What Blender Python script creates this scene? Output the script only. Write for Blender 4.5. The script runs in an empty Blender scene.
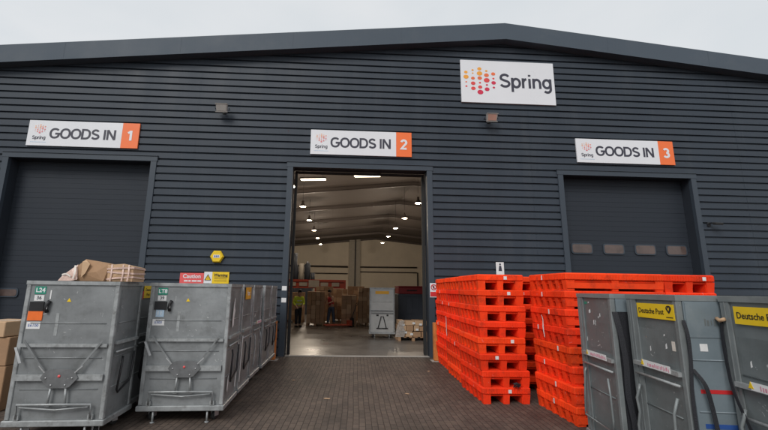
import bpy, bmesh, math, random
from mathutils import Matrix, Vector
R = math.radians
rnd = random.Random(7)
SC = bpy.context.scene
C = SC.collection

# ------------------------------------------------------------------ camera, sky, sun, exposure
cam = bpy.data.objects.new('camera', bpy.data.cameras.new('camera'))
C.objects.link(cam)
cam.location = (0, 0, 1.8)
def cam_rot(yaw, pitch, roll):
    f = Vector((math.sin(yaw) * math.cos(pitch), math.cos(yaw) * math.cos(pitch), math.sin(pitch)))
    r = Vector((math.cos(yaw), -math.sin(yaw), 0))
    u = r.cross(f)
    r2 = r * math.cos(roll) + u * math.sin(roll)
    u2 = -r * math.sin(roll) + u * math.cos(roll)
    return Matrix((r2, u2, -f)).transposed().to_euler()
cam.rotation_euler = cam_rot(R(2.76), R(10.83), R(0.83))
cam.data.shift_x = (384 - 361.4) / 768      # the photograph is cropped a little off its optical centre
cam.data.sensor_width = 36
cam.data.lens = 386.4 / 768 * 36
cam.data.clip_end = 3000
SC.camera = cam

world = bpy.data.worlds.new('World')
SC.world = world
world.use_nodes = True
wn, wl = world.node_tree.nodes, world.node_tree.links
wn.clear()
out = wn.new('ShaderNodeOutputWorld')
bg = wn.new('ShaderNodeBackground')
bg.inputs['Strength'].default_value = 0.1
sky = wn.new('ShaderNodeTexSky')
sky.sky_type = 'NISHITA'
sky.sun_disc = False
sky.sun_elevation = R(40)
sky.sun_rotation = R(150)
# the cloud deck: pale grey cover with soft variation, a little blue showing through
tc = wn.new('ShaderNodeTexCoord')
mp = wn.new('ShaderNodeMapping')
mp.inputs['Scale'].default_value = (1.2, 1.2, 2.6)
ns = wn.new('ShaderNodeTexNoise')
ns.inputs['Scale'].default_value = 1.6
ns.inputs['Detail'].default_value = 5
ns.inputs['Roughness'].default_value = 0.5
cr = wn.new('ShaderNodeValToRGB')
cr.color_ramp.elements[0].position = 0.32
cr.color_ramp.elements[0].color = (5.7, 6.05, 6.3, 1)
cr.color_ramp.elements[1].position = 0.68
cr.color_ramp.elements[1].color = (6.7, 6.8, 6.9, 1)
mx = wn.new('ShaderNodeMix')
mx.data_type = 'RGBA'
mx.inputs['Factor'].default_value = 0.93
wl.new(tc.outputs['Generated'], mp.inputs['Vector'])
wl.new(mp.outputs['Vector'], ns.inputs['Vector'])
wl.new(ns.outputs['Fac'], cr.inputs['Fac'])
wl.new(sky.outputs['Color'], mx.inputs['A'])
wl.new(cr.outputs['Color'], mx.inputs['B'])
wl.new(mx.outputs['Result'], bg.inputs['Color'])
wl.new(bg.outputs['Background'], out.inputs['Surface'])

sun = bpy.data.objects.new('sun', bpy.data.lights.new('sun', 'SUN'))
sun.data.energy = 1.5
sun.data.angle = R(25)
sun.data.color = (1.0, 0.97, 0.93)
sun.rotation_euler = (R(50), 0, R(-30))
C.objects.link(sun)

vs = SC.view_settings
vs.view_transform = 'Standard'
vs.look = 'None'
vs.gamma = 1
vs.use_curve_mapping = False
vs.exposure = 0.3

# ------------------------------------------------------------------ materials
def s2l(c):
    return tuple(((v / 255 + 0.055) / 1.055) ** 2.4 if v > 10 else v / 255 / 12.92 for v in c)

def mat(name, col, rough=0.5, metal=0.0, var=0.12, scale=3.0, bump=0.0, bscale=40.0, spec=0.5,
        dirt=None, dirt_amt=0.0, scratch=0.0, alpha=None, trans=0.0, rvar=0.1, stretch=(1, 1, 1), coat=0.0, ovar=0.0, hvar=0.0):
    m = bpy.data.materials.new(name)
    m.use_nodes = True
    n, l = m.node_tree.nodes, m.node_tree.links
    b = n['Principled BSDF']
    b.inputs['Roughness'].default_value = rough
    b.inputs['Metallic'].default_value = metal
    b.inputs['Specular IOR Level'].default_value = spec
    if coat:
        b.inputs['Coat Weight'].default_value = coat
    if trans:
        b.inputs['Transmission Weight'].default_value = trans
    if alpha is not None:
        b.inputs['Alpha'].default_value = alpha
    tco = n.new('ShaderNodeTexCoord')
    oi = n.new('ShaderNodeObjectInfo')
    add = n.new('ShaderNodeVectorMath')
    add.operation = 'MULTIPLY_ADD'
    add.inputs[1].default_value = stretch
    cmb = n.new('ShaderNodeCombineXYZ')
    mul = n.new('ShaderNodeMath')
    mul.operation = 'MULTIPLY'
    mul.inputs[1].default_value = 37.0
    l.new(oi.outputs['Random'], mul.inputs[0])
    l.new(mul.outputs[0], cmb.inputs[0])
    l.new(mul.outputs[0], cmb.inputs[1])
    l.new(tco.outputs['Object'], add.inputs[0])
    l.new(cmb.outputs[0], add.inputs[2])
    no = n.new('ShaderNodeTexNoise')
    no.inputs['Scale'].default_value = scale
    no.inputs['Detail'].default_value = 8
    no.inputs['Roughness'].default_value = 0.62
    l.new(add.outputs[0], no.inputs['Vector'])
    mr = n.new('ShaderNodeMapRange')
    mr.inputs['From Min'].default_value = 0.3
    mr.inputs['From Max'].default_value = 0.7
    mr.inputs['To Min'].default_value = 1 - var
    mr.inputs['To Max'].default_value = 1 + var
    l.new(no.outputs['Fac'], mr.inputs['Value'])
    hv = n.new('ShaderNodeHueSaturation')
    hv.inputs['Color'].default_value = (*col, 1)
    if ovar:
        ov = n.new('ShaderNodeMapRange')
        ov.inputs['To Min'].default_value = 1 - ovar
        ov.inputs['To Max'].default_value = 1 + ovar
        l.new(oi.outputs['Random'], ov.inputs['Value'])
        om = n.new('ShaderNodeMath')
        om.operation = 'MULTIPLY'
        l.new(ov.outputs[0], om.inputs[0]); l.new(mr.outputs[0], om.inputs[1])
        l.new(om.outputs[0], hv.inputs['Value'])
    else:
        l.new(mr.outputs[0], hv.inputs['Value'])
    if hvar:
        fr = n.new('ShaderNodeMath'); fr.operation = 'FRACT'
        fm = n.new('ShaderNodeMath'); fm.operation = 'MULTIPLY'; fm.inputs[1].default_value = 7.31
        l.new(oi.outputs['Random'], fm.inputs[0]); l.new(fm.outputs[0], fr.inputs[0])
        hm = n.new('ShaderNodeMapRange'); hm.inputs['To Min'].default_value = .5 - hvar; hm.inputs['To Max'].default_value = .5 + hvar
        l.new(fr.outputs[0], hm.inputs['Value']); l.new(hm.outputs[0], hv.inputs['Hue'])
    cur = hv.outputs['Color']
    if dirt is not None:
        n2 = n.new('ShaderNodeTexNoise')
        n2.inputs['Scale'].default_value = scale * 1.7
        n2.inputs['Detail'].default_value = 10
        n2.inputs['Roughness'].default_value = 0.7
        sh = n.new('ShaderNodeVectorMath')
        sh.operation = 'ADD'
        sh.inputs[1].default_value = (5.3, 1.7, 9.1)
        l.new(add.outputs[0], sh.inputs[0])
        l.new(sh.outputs[0], n2.inputs['Vector'])
        r2 = n.new('ShaderNodeMapRange')
        r2.inputs['From Min'].default_value = 0.52
        r2.inputs['From Max'].default_value = 0.72
        r2.inputs['To Max'].default_value = dirt_amt
        l.new(n2.outputs['Fac'], r2.inputs['Value'])
        mm = n.new('ShaderNodeMix')
        mm.data_type = 'RGBA'
        mm.inputs['B'].default_value = (*dirt, 1)
        l.new(r2.outputs[0], mm.inputs['Factor'])
        l.new(cur, mm.inputs['A'])
        cur = mm.outputs['Result']
    if scratch:
        n3 = n.new('ShaderNodeTexNoise')
        n3.inputs['Scale'].default_value = 14
        n3.inputs['Detail'].default_value = 4
        n3.inputs['Distortion'].default_value = 1.6
        l.new(add.outputs[0], n3.inputs['Vector'])
        r3 = n.new('ShaderNodeMapRange')
        r3.inputs['From Min'].default_value = 0.69
        r3.inputs['From Max'].default_value = 0.735
        r3.inputs['To Max'].default_value = scratch
        l.new(n3.outputs['Fac'], r3.inputs['Value'])
        m3 = n.new('ShaderNodeMix')
        m3.data_type = 'RGBA'
        m3.inputs['B'].default_value = (0.55, 0.56, 0.56, 1)
        l.new(r3.outputs[0], m3.inputs['Factor'])
        l.new(cur, m3.inputs['A'])
        cur = m3.outputs['Result']
    l.new(cur, b.inputs['Base Color'])
    rr = n.new('ShaderNodeMapRange')
    rr.inputs['From Min'].default_value = 0.3
    rr.inputs['From Max'].default_value = 0.7
    rr.inputs['To Min'].default_value = max(0.02, rough - rvar)
    rr.inputs['To Max'].default_value = min(1, rough + rvar)
    l.new(no.outputs['Fac'], rr.inputs['Value'])
    l.new(rr.outputs[0], b.inputs['Roughness'])
    if bump:
        nb = n.new('ShaderNodeTexNoise')
        nb.inputs['Scale'].default_value = bscale
        nb.inputs['Detail'].default_value = 4
        l.new(add.outputs[0], nb.inputs['Vector'])
        bp = n.new('ShaderNodeBump')
        bp.inputs['Strength'].default_value = bump
        bp.inputs['Distance'].default_value = 0.02
        l.new(nb.outputs['Fac'], bp.inputs['Height'])
        l.new(bp.outputs[0], b.inputs['Normal'])
    return m

def emat(name, col, strength):
    m = bpy.data.materials.new(name)
    m.use_nodes = True
    b = m.node_tree.nodes['Principled BSDF']
    b.inputs['Base Color'].default_value = (0.8, 0.8, 0.8, 1)
    b.inputs['Emission Color'].default_value = (*col, 1)
    b.inputs['Emission Strength'].default_value = strength
    return m

M = {}
M['clad'] = mat('anthracite_cladding', (0.035, 0.046, 0.062), 0.5, 0, 0.12, 1.1, spec=0.33, dirt=(0.07, 0.08, 0.092), dirt_amt=0.35, stretch=(1, 1, 0.14))
M['trim'] = mat('grey_blue_flashing', (0.074, 0.094, 0.118), 0.55, 0, 0.06, 0.6, spec=0.2, dirt=(0.14, 0.15, 0.16), dirt_amt=0.2)
M['frame'] = mat('door_flashing', (0.044, 0.057, 0.074), 0.45, 0, 0.06, 0.6, spec=0.35)
M['shutter'] = mat('dark_shutter_panel', (0.026, 0.032, 0.042), 0.6, 0, 0.07, 0.8, spec=0.25)
M['glass'] = mat('dark_glazing', (0.10, 0.07, 0.062), 0.16, 0, 0.3, 3)
M['roof'] = mat('grey_roof_sheet', (0.2, 0.2, 0.21), 0.6)
M['ceil'] = mat('brown_grey_liner', (0.125, 0.102, 0.088), 0.8, 0, 0.06, 0.3)
M['rafter'] = mat('rafter_paint', (0.10, 0.08, 0.07), 0.6)
M['inwall'] = mat('cream_blockwork', (0.74, 0.66, 0.54), 0.8, 0, 0.08, 0.4)
M['dpipe'] = mat('dark_pipe_paint', (0.05, 0.04, 0.035), 0.5)
M['colm'] = mat('pale_column_paint', (0.42, 0.38, 0.32), 0.6)
M['white'] = mat('white_sign_face', (0.74, 0.75, 0.78), 0.35, 0, 0.02, 1)
M['paper'] = mat('white_paper', (0.72, 0.72, 0.72), 0.7, 0, 0.06, 20)
M['signedge'] = mat('sign_back_grey', (0.25, 0.25, 0.26), 0.5)
M['osign'] = mat('orange_sign_panel', (0.88, 0.17, 0.035), 0.4, 0, 0.03, 1)
M['ink'] = mat('dark_slate_ink', (0.035, 0.035, 0.055), 0.5)
M['pink'] = mat('faded_pink_print', (.66, .28, .36), .6)
M['black'] = mat('black_print', (0.012, 0.012, 0.014), 0.45)
M['strap'] = mat('black_webbing', (0.014, 0.015, 0.02), 0.7, bump=0.3, bscale=120)
M['rubber'] = mat('black_rubber', (0.02, 0.02, 0.02), 0.8)
M['alu'] = mat('bare_aluminium', (0.55, 0.56, 0.57), 0.38, 0.7, 0.15, 8)
M['galv'] = mat('grey_container_sheet', (0.235, 0.247, 0.253), 0.38, 0.2, 0.20, 2.6, bump=0.35, bscale=5, dirt=(0.10, 0.105, 0.10), dirt_amt=0.55, scratch=0.7, ovar=0.10)
M['galvf'] = mat('grey_container_frame', (0.33, 0.345, 0.35), 0.40, 0.25, 0.24, 7, dirt=(0.09, 0.08, 0.07), dirt_amt=0.6, scratch=0.4)
M['slate'] = mat('slate_container_sheet', (0.165, 0.185, 0.19), 0.40, 0.15, 0.20, 2.6, bump=0.35, bscale=5, dirt=(0.17, 0.18, 0.18), dirt_amt=0.35, scratch=0.8, ovar=0.08)
M['slatef'] = mat('slate_container_frame', (0.20, 0.22, 0.225), 0.42, 0.15, 0.14, 5, dirt=(0.25, 0.26, 0.25), dirt_amt=0.4, scratch=0.5)
M['platem'] = mat('dull_latch_plate', (0.17, 0.175, 0.18), 0.4, 0.3, 0.2, 9, scratch=.6)
M['railm'] = mat('highlit_rail_metal', (0.36, 0.375, 0.38), 0.4, 0.3, 0.2, 12, dirt=(0.12, 0.12, 0.11), dirt_amt=0.6)  # paler base colour paints in the highlights on the rails, grime on top
M['bluish'] = mat('bluish_curtain_sheet', (0.17, 0.21, 0.235), 0.4, 0.0, 0.12, 2.5, bump=0.15, bscale=6, dirt=(0.27, 0.29, 0.30), dirt_amt=0.35)
M['lightc'] = mat('pale_container_sheet', (0.42, 0.42, 0.41), 0.4, 0.1, 0.1, 2.5, dirt=(0.3, 0.3, 0.3), dirt_amt=0.4)
M['yellow'] = mat('yellow_sticker', (0.82, 0.55, 0.015), 0.4, 0, 0.06, 6)
M['yamber'] = mat('amber_sticker', (0.72, 0.36, 0.02), 0.45, 0, 0.1, 6)
M['red'] = mat('red_print', (0.62, 0.03, 0.035), 0.45)
M['pinkred'] = mat('faded_red_board', (0.72, 0.10, 0.10), 0.5, 0, 0.08, 6)
M['blue'] = mat('blue_print', (0.03, 0.09, 0.32), 0.45)
M['lblue'] = mat('pale_blue_label', (0.42, 0.55, 0.68), 0.5, 0, 0.1, 30)
M['green'] = mat('green_label', (0.015, 0.24, 0.16), 0.45, 0, 0.1, 8)
M['olabel'] = mat('orange_label', (0.82, 0.16, 0.02), 0.5, 0, 0.1, 8)
M['pallet'] = mat('orange_red_plastic', (0.90, 0.058, 0.013), 0.7, 0, 0.16, 3, spec=0.13, ovar=0.12, hvar=0.003, bump=0.15, bscale=30, dirt=(0.30, 0.035, 0.018), dirt_amt=0.75, rvar=0.12, scratch=0.22)
M['card'] = mat('brown_cardboard', (0.36, 0.215, 0.12), 0.8, 0, 0.12, 3, bump=0.2, bscale=14, dirt=(0.28, 0.16, 0.085), dirt_amt=0.4)
M['cardlt'] = mat('pale_cardboard', (0.50, 0.33, 0.20), 0.8, 0, 0.10, 3, bump=0.2, bscale=14)
M['wrap'] = mat('striped_wrap_film', (0.66, 0.47, 0.40), 0.3, 0, 0.15, 9, bump=0.3, bscale=25)
M['tape'] = mat('white_packing_tape', (0.72, 0.66, 0.60), 0.3, 0, 0.1, 30)
M['boll'] = mat('rusty_orange_post_paint', (0.55, 0.19, 0.045), 0.6, 0, 0.25, 6, dirt=(0.16, 0.06, 0.03), dirt_amt=0.7)
M['conc'] = mat('pale_concrete', (0.36, 0.34, 0.31), 0.8, 0, 0.15, 6)
M['darkcage'] = mat('dark_blue_grey_plastic', (0.05, 0.058, 0.075), 0.5)
M['darkred'] = mat('dark_red_plastic', (0.28, 0.018, 0.02), 0.5)
M['rackred'] = mat('orange_red_steel', (0.40, 0.06, 0.028), 0.5)
M['skin'] = mat('skin', (0.42, 0.24, 0.16), 0.55)
M['hair'] = mat('dark_hair', (0.02, 0.014, 0.01), 0.6)
M['hivis'] = mat('yellow_hi_vis_cloth', (0.62, 0.72, 0.04), 0.7)
M['silver'] = mat('reflective_tape', (0.6, 0.6, 0.6), 0.3)
M['trous'] = mat('black_trouser_cloth', (0.018, 0.018, 0.022), 0.8)
M['jeans'] = mat('blue_denim', (0.06, 0.085, 0.13), 0.8)
M['redcloth'] = mat('red_cloth', (0.45, 0.03, 0.035), 0.8)
M['lampbody'] = mat('floodlight_body', (0.32, 0.30, 0.28), 0.5)
M['lampglass'] = mat('floodlight_glass', (0.42, 0.24, 0.19), 0.2)
M['film'] = mat('cloudy_wrap_film', (0.50, 0.48, 0.46), 0.25, 0, 0.2, 12, bump=0.5, bscale=18, alpha=0.38)
M['lamp'] = emat('lit_high_bay', (1.0, 0.80, 0.55), 30)
M['tube'] = emat('lit_tube', (1.0, 0.83, 0.60), 6)

def ground_mat():
    m = bpy.data.materials.new('block_paving')
    m.use_nodes = True
    n, l = m.node_tree.nodes, m.node_tree.links
    b = n['Principled BSDF']
    t = n.new('ShaderNodeTexCoord')
    mp = n.new('ShaderNodeMapping')
    mp.inputs['Rotation'].default_value = (0, 0, R(90 + 2))
    # slow wobble so that courses are not ruler straight
    nw = n.new('ShaderNodeTexNoise'); nw.inputs['Scale'].default_value = 0.9; nw.inputs['Detail'].default_value = 3
    sub = n.new('ShaderNodeVectorMath'); sub.operation = 'SUBTRACT'; sub.inputs[1].default_value = (0.5, 0.5, 0.5)
    sc = n.new('ShaderNodeVectorMath'); sc.operation = 'SCALE'; sc.inputs['Scale'].default_value = 0.05
    ad = n.new('ShaderNodeVectorMath'); ad.operation = 'ADD'
    l.new(t.outputs['Object'], nw.inputs['Vector'])
    l.new(nw.outputs['Color'], sub.inputs[0]); l.new(sub.outputs[0], sc.inputs[0])
    l.new(t.outputs['Object'], ad.inputs[0]); l.new(sc.outputs[0], ad.inputs[1])
    l.new(ad.outputs[0], mp.inputs['Vector'])
    br = n.new('ShaderNodeTexBrick')
    br.inputs['Scale'].default_value = 1.18
    br.inputs['Brick Width'].default_value = 0.2
    br.inputs['Row Height'].default_value = 0.1
    br.inputs['Mortar Size'].default_value = 0.006
    br.inputs['Mortar Smooth'].default_value = 0.4
    br.inputs['Bias'].default_value = -0.1
    br.inputs['Color1'].default_value = (0.108, 0.082, 0.067, 1)
    br.inputs['Color2'].default_value = (0.076, 0.059, 0.050, 1)
    br.inputs['Mortar'].default_value = (0.026, 0.021, 0.018, 1)
    l.new(mp.outputs[0], br.inputs['Vector'])
    n1 = n.new('ShaderNodeTexNoise'); n1.inputs['Scale'].default_value = 0.7; n1.inputs['Detail'].default_value = 9; n1.inputs['Roughness'].default_value = 0.65
    l.new(t.outputs['Object'], n1.inputs['Vector'])
    r1 = n.new('ShaderNodeMapRange'); r1.inputs['From Min'].default_value = 0.3; r1.inputs['From Max'].default_value = 0.7
    r1.inputs['To Min'].default_value = 0.70; r1.inputs['To Max'].default_value = 1.42
    l.new(n1.outputs['Fac'], r1.inputs['Value'])
    hv = n.new('ShaderNodeHueSaturation')
    l.new(br.outputs['Color'], hv.inputs['Color']); l.new(r1.outputs[0], hv.inputs['Value'])
    # sandy scuffs swept across the blocks
    n2 = n.new('ShaderNodeTexNoise'); n2.inputs['Scale'].default_value = 1.3; n2.inputs['Detail'].default_value = 6; n2.inputs['Distortion'].default_value = 1.2
    mp2 = n.new('ShaderNodeMapping'); mp2.inputs['Scale'].default_value = (0.45, 2.6, 1); mp2.inputs['Rotation'].default_value = (0, 0, R(-14))
    l.new(t.outputs['Object'], mp2.inputs['Vector']); l.new(mp2.outputs[0], n2.inputs['Vector'])
    r2 = n.new('ShaderNodeMapRange'); r2.inputs['From Min'].default_value = 0.56; r2.inputs['From Max'].default_value = 0.75; r2.inputs['To Max'].default_value = 0.5
    l.new(n2.outputs['Fac'], r2.inputs['Value'])
    mm = n.new('ShaderNodeMix'); mm.data_type = 'RGBA'; mm.inputs['B'].default_value = (0.15, 0.115, 0.088, 1)
    l.new(r2.outputs[0], mm.inputs['Factor']); l.new(hv.outputs[0], mm.inputs['A'])
    n4 = n.new('ShaderNodeTexNoise'); n4.inputs['Scale'].default_value = 1.1; n4.inputs['Detail'].default_value = 7; n4.inputs['Roughness'].default_value = .6
    mp4 = n.new('ShaderNodeMapping'); mp4.inputs['Location'].default_value = (3.1, 8.7, 0); mp4.inputs['Scale'].default_value = (1.5, .5, 1)
    l.new(t.outputs['Object'], mp4.inputs['Vector']); l.new(mp4.outputs[0], n4.inputs['Vector'])
    r4 = n.new('ShaderNodeMapRange'); r4.inputs['From Min'].default_value = 0.55; r4.inputs['From Max'].default_value = 0.68; r4.inputs['To Max'].default_value = 0.45
    l.new(n4.outputs['Fac'], r4.inputs['Value'])
    m4 = n.new('ShaderNodeMix'); m4.data_type = 'RGBA'; m4.inputs['B'].default_value = (0.030, 0.026, 0.024, 1)
    l.new(r4.outputs[0], m4.inputs['Factor']); l.new(mm.outputs['Result'], m4.inputs['A'])
    l.new(m4.outputs['Result'], b.inputs['Base Color'])
    r3 = n.new('ShaderNodeMapRange'); r3.inputs['To Min'].default_value = 0.55; r3.inputs['To Max'].default_value = 0.85
    l.new(n1.outputs['Fac'], r3.inputs['Value']); l.new(r3.outputs[0], b.inputs['Roughness'])
    b.inputs['Specular IOR Level'].default_value = 0.25
    nb = n.new('ShaderNodeTexNoise'); nb.inputs['Scale'].default_value = 60; nb.inputs['Detail'].default_value = 3
    l.new(t.outputs['Object'], nb.inputs['Vector'])
    ma = n.new('ShaderNodeMath'); ma.operation = 'MULTIPLY_ADD'; ma.inputs[1].default_value = -1.0
    l.new(br.outputs['Fac'], ma.inputs[0])
    l.new(nb.outputs['Fac'], ma.inputs[2])
    bp = n.new('ShaderNodeBump'); bp.inputs['Strength'].default_value = 0.6; bp.inputs['Distance'].default_value = 0.006
    l.new(ma.outputs[0], bp.inputs['Height']); l.new(bp.outputs[0], b.inputs['Normal'])
    return m
M['ground'] = ground_mat()
M['floor'] = mat('sealed_concrete_floor', (0.12, 0.103, 0.09), 0.34, 0, 0.22, 0.5, bump=0.02, bscale=3, dirt=(0.17, 0.145, 0.12), dirt_amt=0.6, rvar=0.12)

# ------------------------------------------------------------------ mesh helpers
class MB:
    """collects shapes and links them as ONE mesh object"""
    def __init__(s, T=None):
        s.bm = bmesh.new()
        s.T = T
    def _add(s, vs_, fs, T=None, smooth=False):
        T = T or s.T
        b = [s.bm.verts.new((T @ Vector(v)) if T else v) for v in vs_]
        for f in fs:
            try:
                ff = s.bm.faces.new([b[i] for i in f])
                ff.smooth = smooth
            except ValueError:
                pass
        return s
    def box(s, x0, x1, y0, y1, z0, z1, T=None):
        v = [(x, y, z) for x in (x0, x1) for y in (y0, y1) for z in (z0, z1)]
        return s._add(v, [(0, 1, 3, 2), (4, 6, 7, 5), (0, 4, 5, 1), (2, 3, 7, 6), (0, 2, 6, 4), (1, 5, 7, 3)], T)
    def cbox(s, x0, x1, y0, y1, z0, z1, c=0.01, T=None):
        """box with chamfered vertical and horizontal edges (octagonal rings)"""
        def ring(i, z):
            a, b, e, f = x0 + i, x1 - i, y0 + i, y1 - i
            return [(a + c, e, z), (b - c, e, z), (b, e + c, z), (b, f - c, z), (b - c, f, z), (a + c, f, z), (a, f - c, z), (a, e + c, z)]
        v = ring(c, z0) + ring(0, z0 + c) + ring(0, z1 - c) + ring(c, z1)
        fs = [tuple(range(7, -1, -1)), tuple(range(24, 32))]
        for k in range(3):
            for i in range(8):
                j = (i + 1) % 8
                fs.append((k * 8 + i, k * 8 + j, (k + 1) * 8 + j, (k + 1) * 8 + i))
        return s._add(v, fs, T)
    def prism(s, pts, d0, d1, T=None, axis='y'):
        """polygon pts (a, z) extruded along y (or x) from d0 to d1"""
        n = len(pts)
        if axis == 'y':
            v = [(a, d0, z) for a, z in pts] + [(a, d1, z) for a, z in pts]
        elif axis == 'x':
            v = [(d0, a, z) for a, z in pts] + [(d1, a, z) for a, z in pts]
        else:
            v = [(a, z, d0) for a, z in pts] + [(a, z, d1) for a, z in pts]
        fs = [tuple(range(n)), tuple(range(2 * n - 1, n - 1, -1))]
        for i in range(n):
            j = (i + 1) % n
            fs.append((i, i + n, j + n, j))
        return s._add(v, fs, T)
    def tube(s, pts, r, n=8, T=None):
        pts = [Vector(p) for p in pts]
        vv, fs = [], []
        prev = None
        for i, p in enumerate(pts):
            d = (pts[min(i + 1, len(pts) - 1)] - pts[max(i - 1, 0)]).normalized()
            a = d.orthogonal().normalized() if prev is None else (prev - d * prev.dot(d)).normalized()
            prev = a
            b = d.cross(a)
            rr = r[i] if isinstance(r, (list, tuple)) else r
            for k in range(n):
                t = 2 * math.pi * k / n
                vv.append(p + (a * math.cos(t) + b * math.sin(t)) * rr)
        for i in range(len(pts) - 1):
            for k in range(n):
                j = (k + 1) % n
                fs.append((i * n + k, i * n + j, (i + 1) * n + j, (i + 1) * n + k))
        fs.append(tuple(range(n - 1, -1, -1)))
        fs.append(tuple(range((len(pts) - 1) * n, len(pts) * n)))
        return s._add([tuple(v) for v in vv], fs, T, True)
    def strap(s, pts, w, th, side, T=None):
        """a ribbon smoothed through its points"""
        P_ = [Vector(p) for p in pts]
        P_ = [P_[0] * 2 - P_[1]] + P_ + [P_[-1] * 2 - P_[-2]]
        o_ = []
        for i in range(1, len(P_) - 2):
            a, b, c, d = P_[i - 1:i + 3]
            for k in range(6):
                t = k / 6
                o_.append(0.5 * (2 * b + (c - a) * t + (2 * a - 5 * b + 4 * c - d) * t * t + (3 * b - a - 3 * c + d) * t ** 3))
        o_.append(P_[-2])
        return s.ribbon(o_, w, th, side, T)
    def ribbon(s, pts, w, th, side, T=None):
        """flat strap along pts, width w along vector side, thickness th"""
        side = Vector(side).normalized() * w / 2
        pts = [Vector(p) for p in pts]
        vv, fs = [], []
        for i, p in enumerate(pts):
            d = (pts[min(i + 1, len(pts) - 1)] - pts[max(i - 1, 0)]).normalized()
            nn = d.cross(side).normalized() * th / 2
            vv += [p + side + nn, p - side + nn, p - side - nn, p + side - nn]
        for i in range(len(pts) - 1):
            for k in range(4):
                j = (k + 1) % 4
                fs.append((i * 4 + k, i * 4 + j, i * 4 + 4 + j, i * 4 + 4 + k))
        e = (len(pts) - 1) * 4
        fs += [(3, 2, 1, 0), (e, e + 1, e + 2, e + 3)]
        return s._add([tuple(v) for v in vv], fs, T)
    def lathe(s, prof, c=(0, 0, 0), n=20, T=None):
        vv, fs = [], []
        for r, z in prof:
            for k in range(n):
                t = 2 * math.pi * k / n
                vv.append((c[0] + r * math.cos(t), c[1] + r * math.sin(t), c[2] + z))
        for i in range(len(prof) - 1):
            for k in range(n):
                j = (k + 1) % n
                fs.append((i * n + k, i * n + j, (i + 1) * n + j, (i + 1) * n + k))
        fs.append(tuple(range(n - 1, -1, -1)))
        fs.append(tuple(range((len(prof) - 1) * n, len(prof) * n)))
        return s._add(vv, fs, T, True)
    def text(s, body, size, T, bold=0.0, align='CENTER', depth=0.002, sx=1.0):
        """lettering in the x-z plane facing -y, baseline-centred on the origin of T"""
        cu = bpy.data.curves.new('lettering', 'FONT')
        cu.body = body
        cu.size = size
        cu.align_x = align
        cu.align_y = 'CENTER'
        cu.offset = bold
        cu.extrude = depth
        cu.resolution_u = 3
        o = bpy.data.objects.new('lettering', cu)
        me = bpy.data.meshes.new_from_object(o)
        A = T @ Matrix.Rotation(R(90), 4, 'X') @ Matrix.Diagonal((sx, 1, 1, 1))
        me.transform(A)
        s.bm.from_mesh(me)
        bpy.data.objects.remove(o)
        bpy.data.curves.remove(cu)
        bpy.data.meshes.remove(me)
        return s
    def build(s, name, m, parent=None, recalc=True):
        if recalc:
            bmesh.ops.recalc_face_normals(s.bm, faces=s.bm.faces)
        me = bpy.data.meshes.new(name)
        s.bm.to_mesh(me)
        s.bm.free()
        me.materials.append(m)
        o = bpy.data.objects.new(name, me)
        C.objects.link(o)
        if parent:
            o.parent = parent
        return o

def tag(o, label=None, cat=None, group=None, kind=None):
    if label: o['label'] = label
    if cat: o['category'] = cat
    if group: o['group'] = group
    if kind: o['kind'] = kind
    return o

def empty(name, loc=(0, 0, 0), rz=0.0):
    o = bpy.data.objects.new(name, None)
    o.empty_display_size = 0.2
    C.objects.link(o)
    o.location = loc
    o.rotation_euler = (0, 0, rz)
    return o

def copy_tree(o, parent=None):
    c = o.copy()
    C.objects.link(c)
    c.parent = parent
    for ch in list(o.children):
        copy_tree(ch, c)
    return c

def Tr(x, y, z):
    return Matrix.Translation((x, y, z))

# ------------------------------------------------------------------ setting: ground and warehouse
WY = 10.99            # facade plane
AX = 4.98              # ridge
def ztop(x):          # top of the gable fascia
    return 10.14 - abs(AX - x) * 0.100
XL, XR, YB = -14.5, 24.4, 58.0
tag(MB().box(-300, 300, -300, WY + 0.05, -0.3, 0.0).build('ground', M['ground']), kind='structure')
tag(MB().box(-300, 300, WY + 0.05, 600, -0.3, -0.012).build('ground', M['ground']), kind='structure')
tag(MB().box(XL + .1, XR - .1, WY + 0.05, YB, -0.010, 0.006).build('warehouse_floor', M['floor']), kind='structure')

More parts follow.
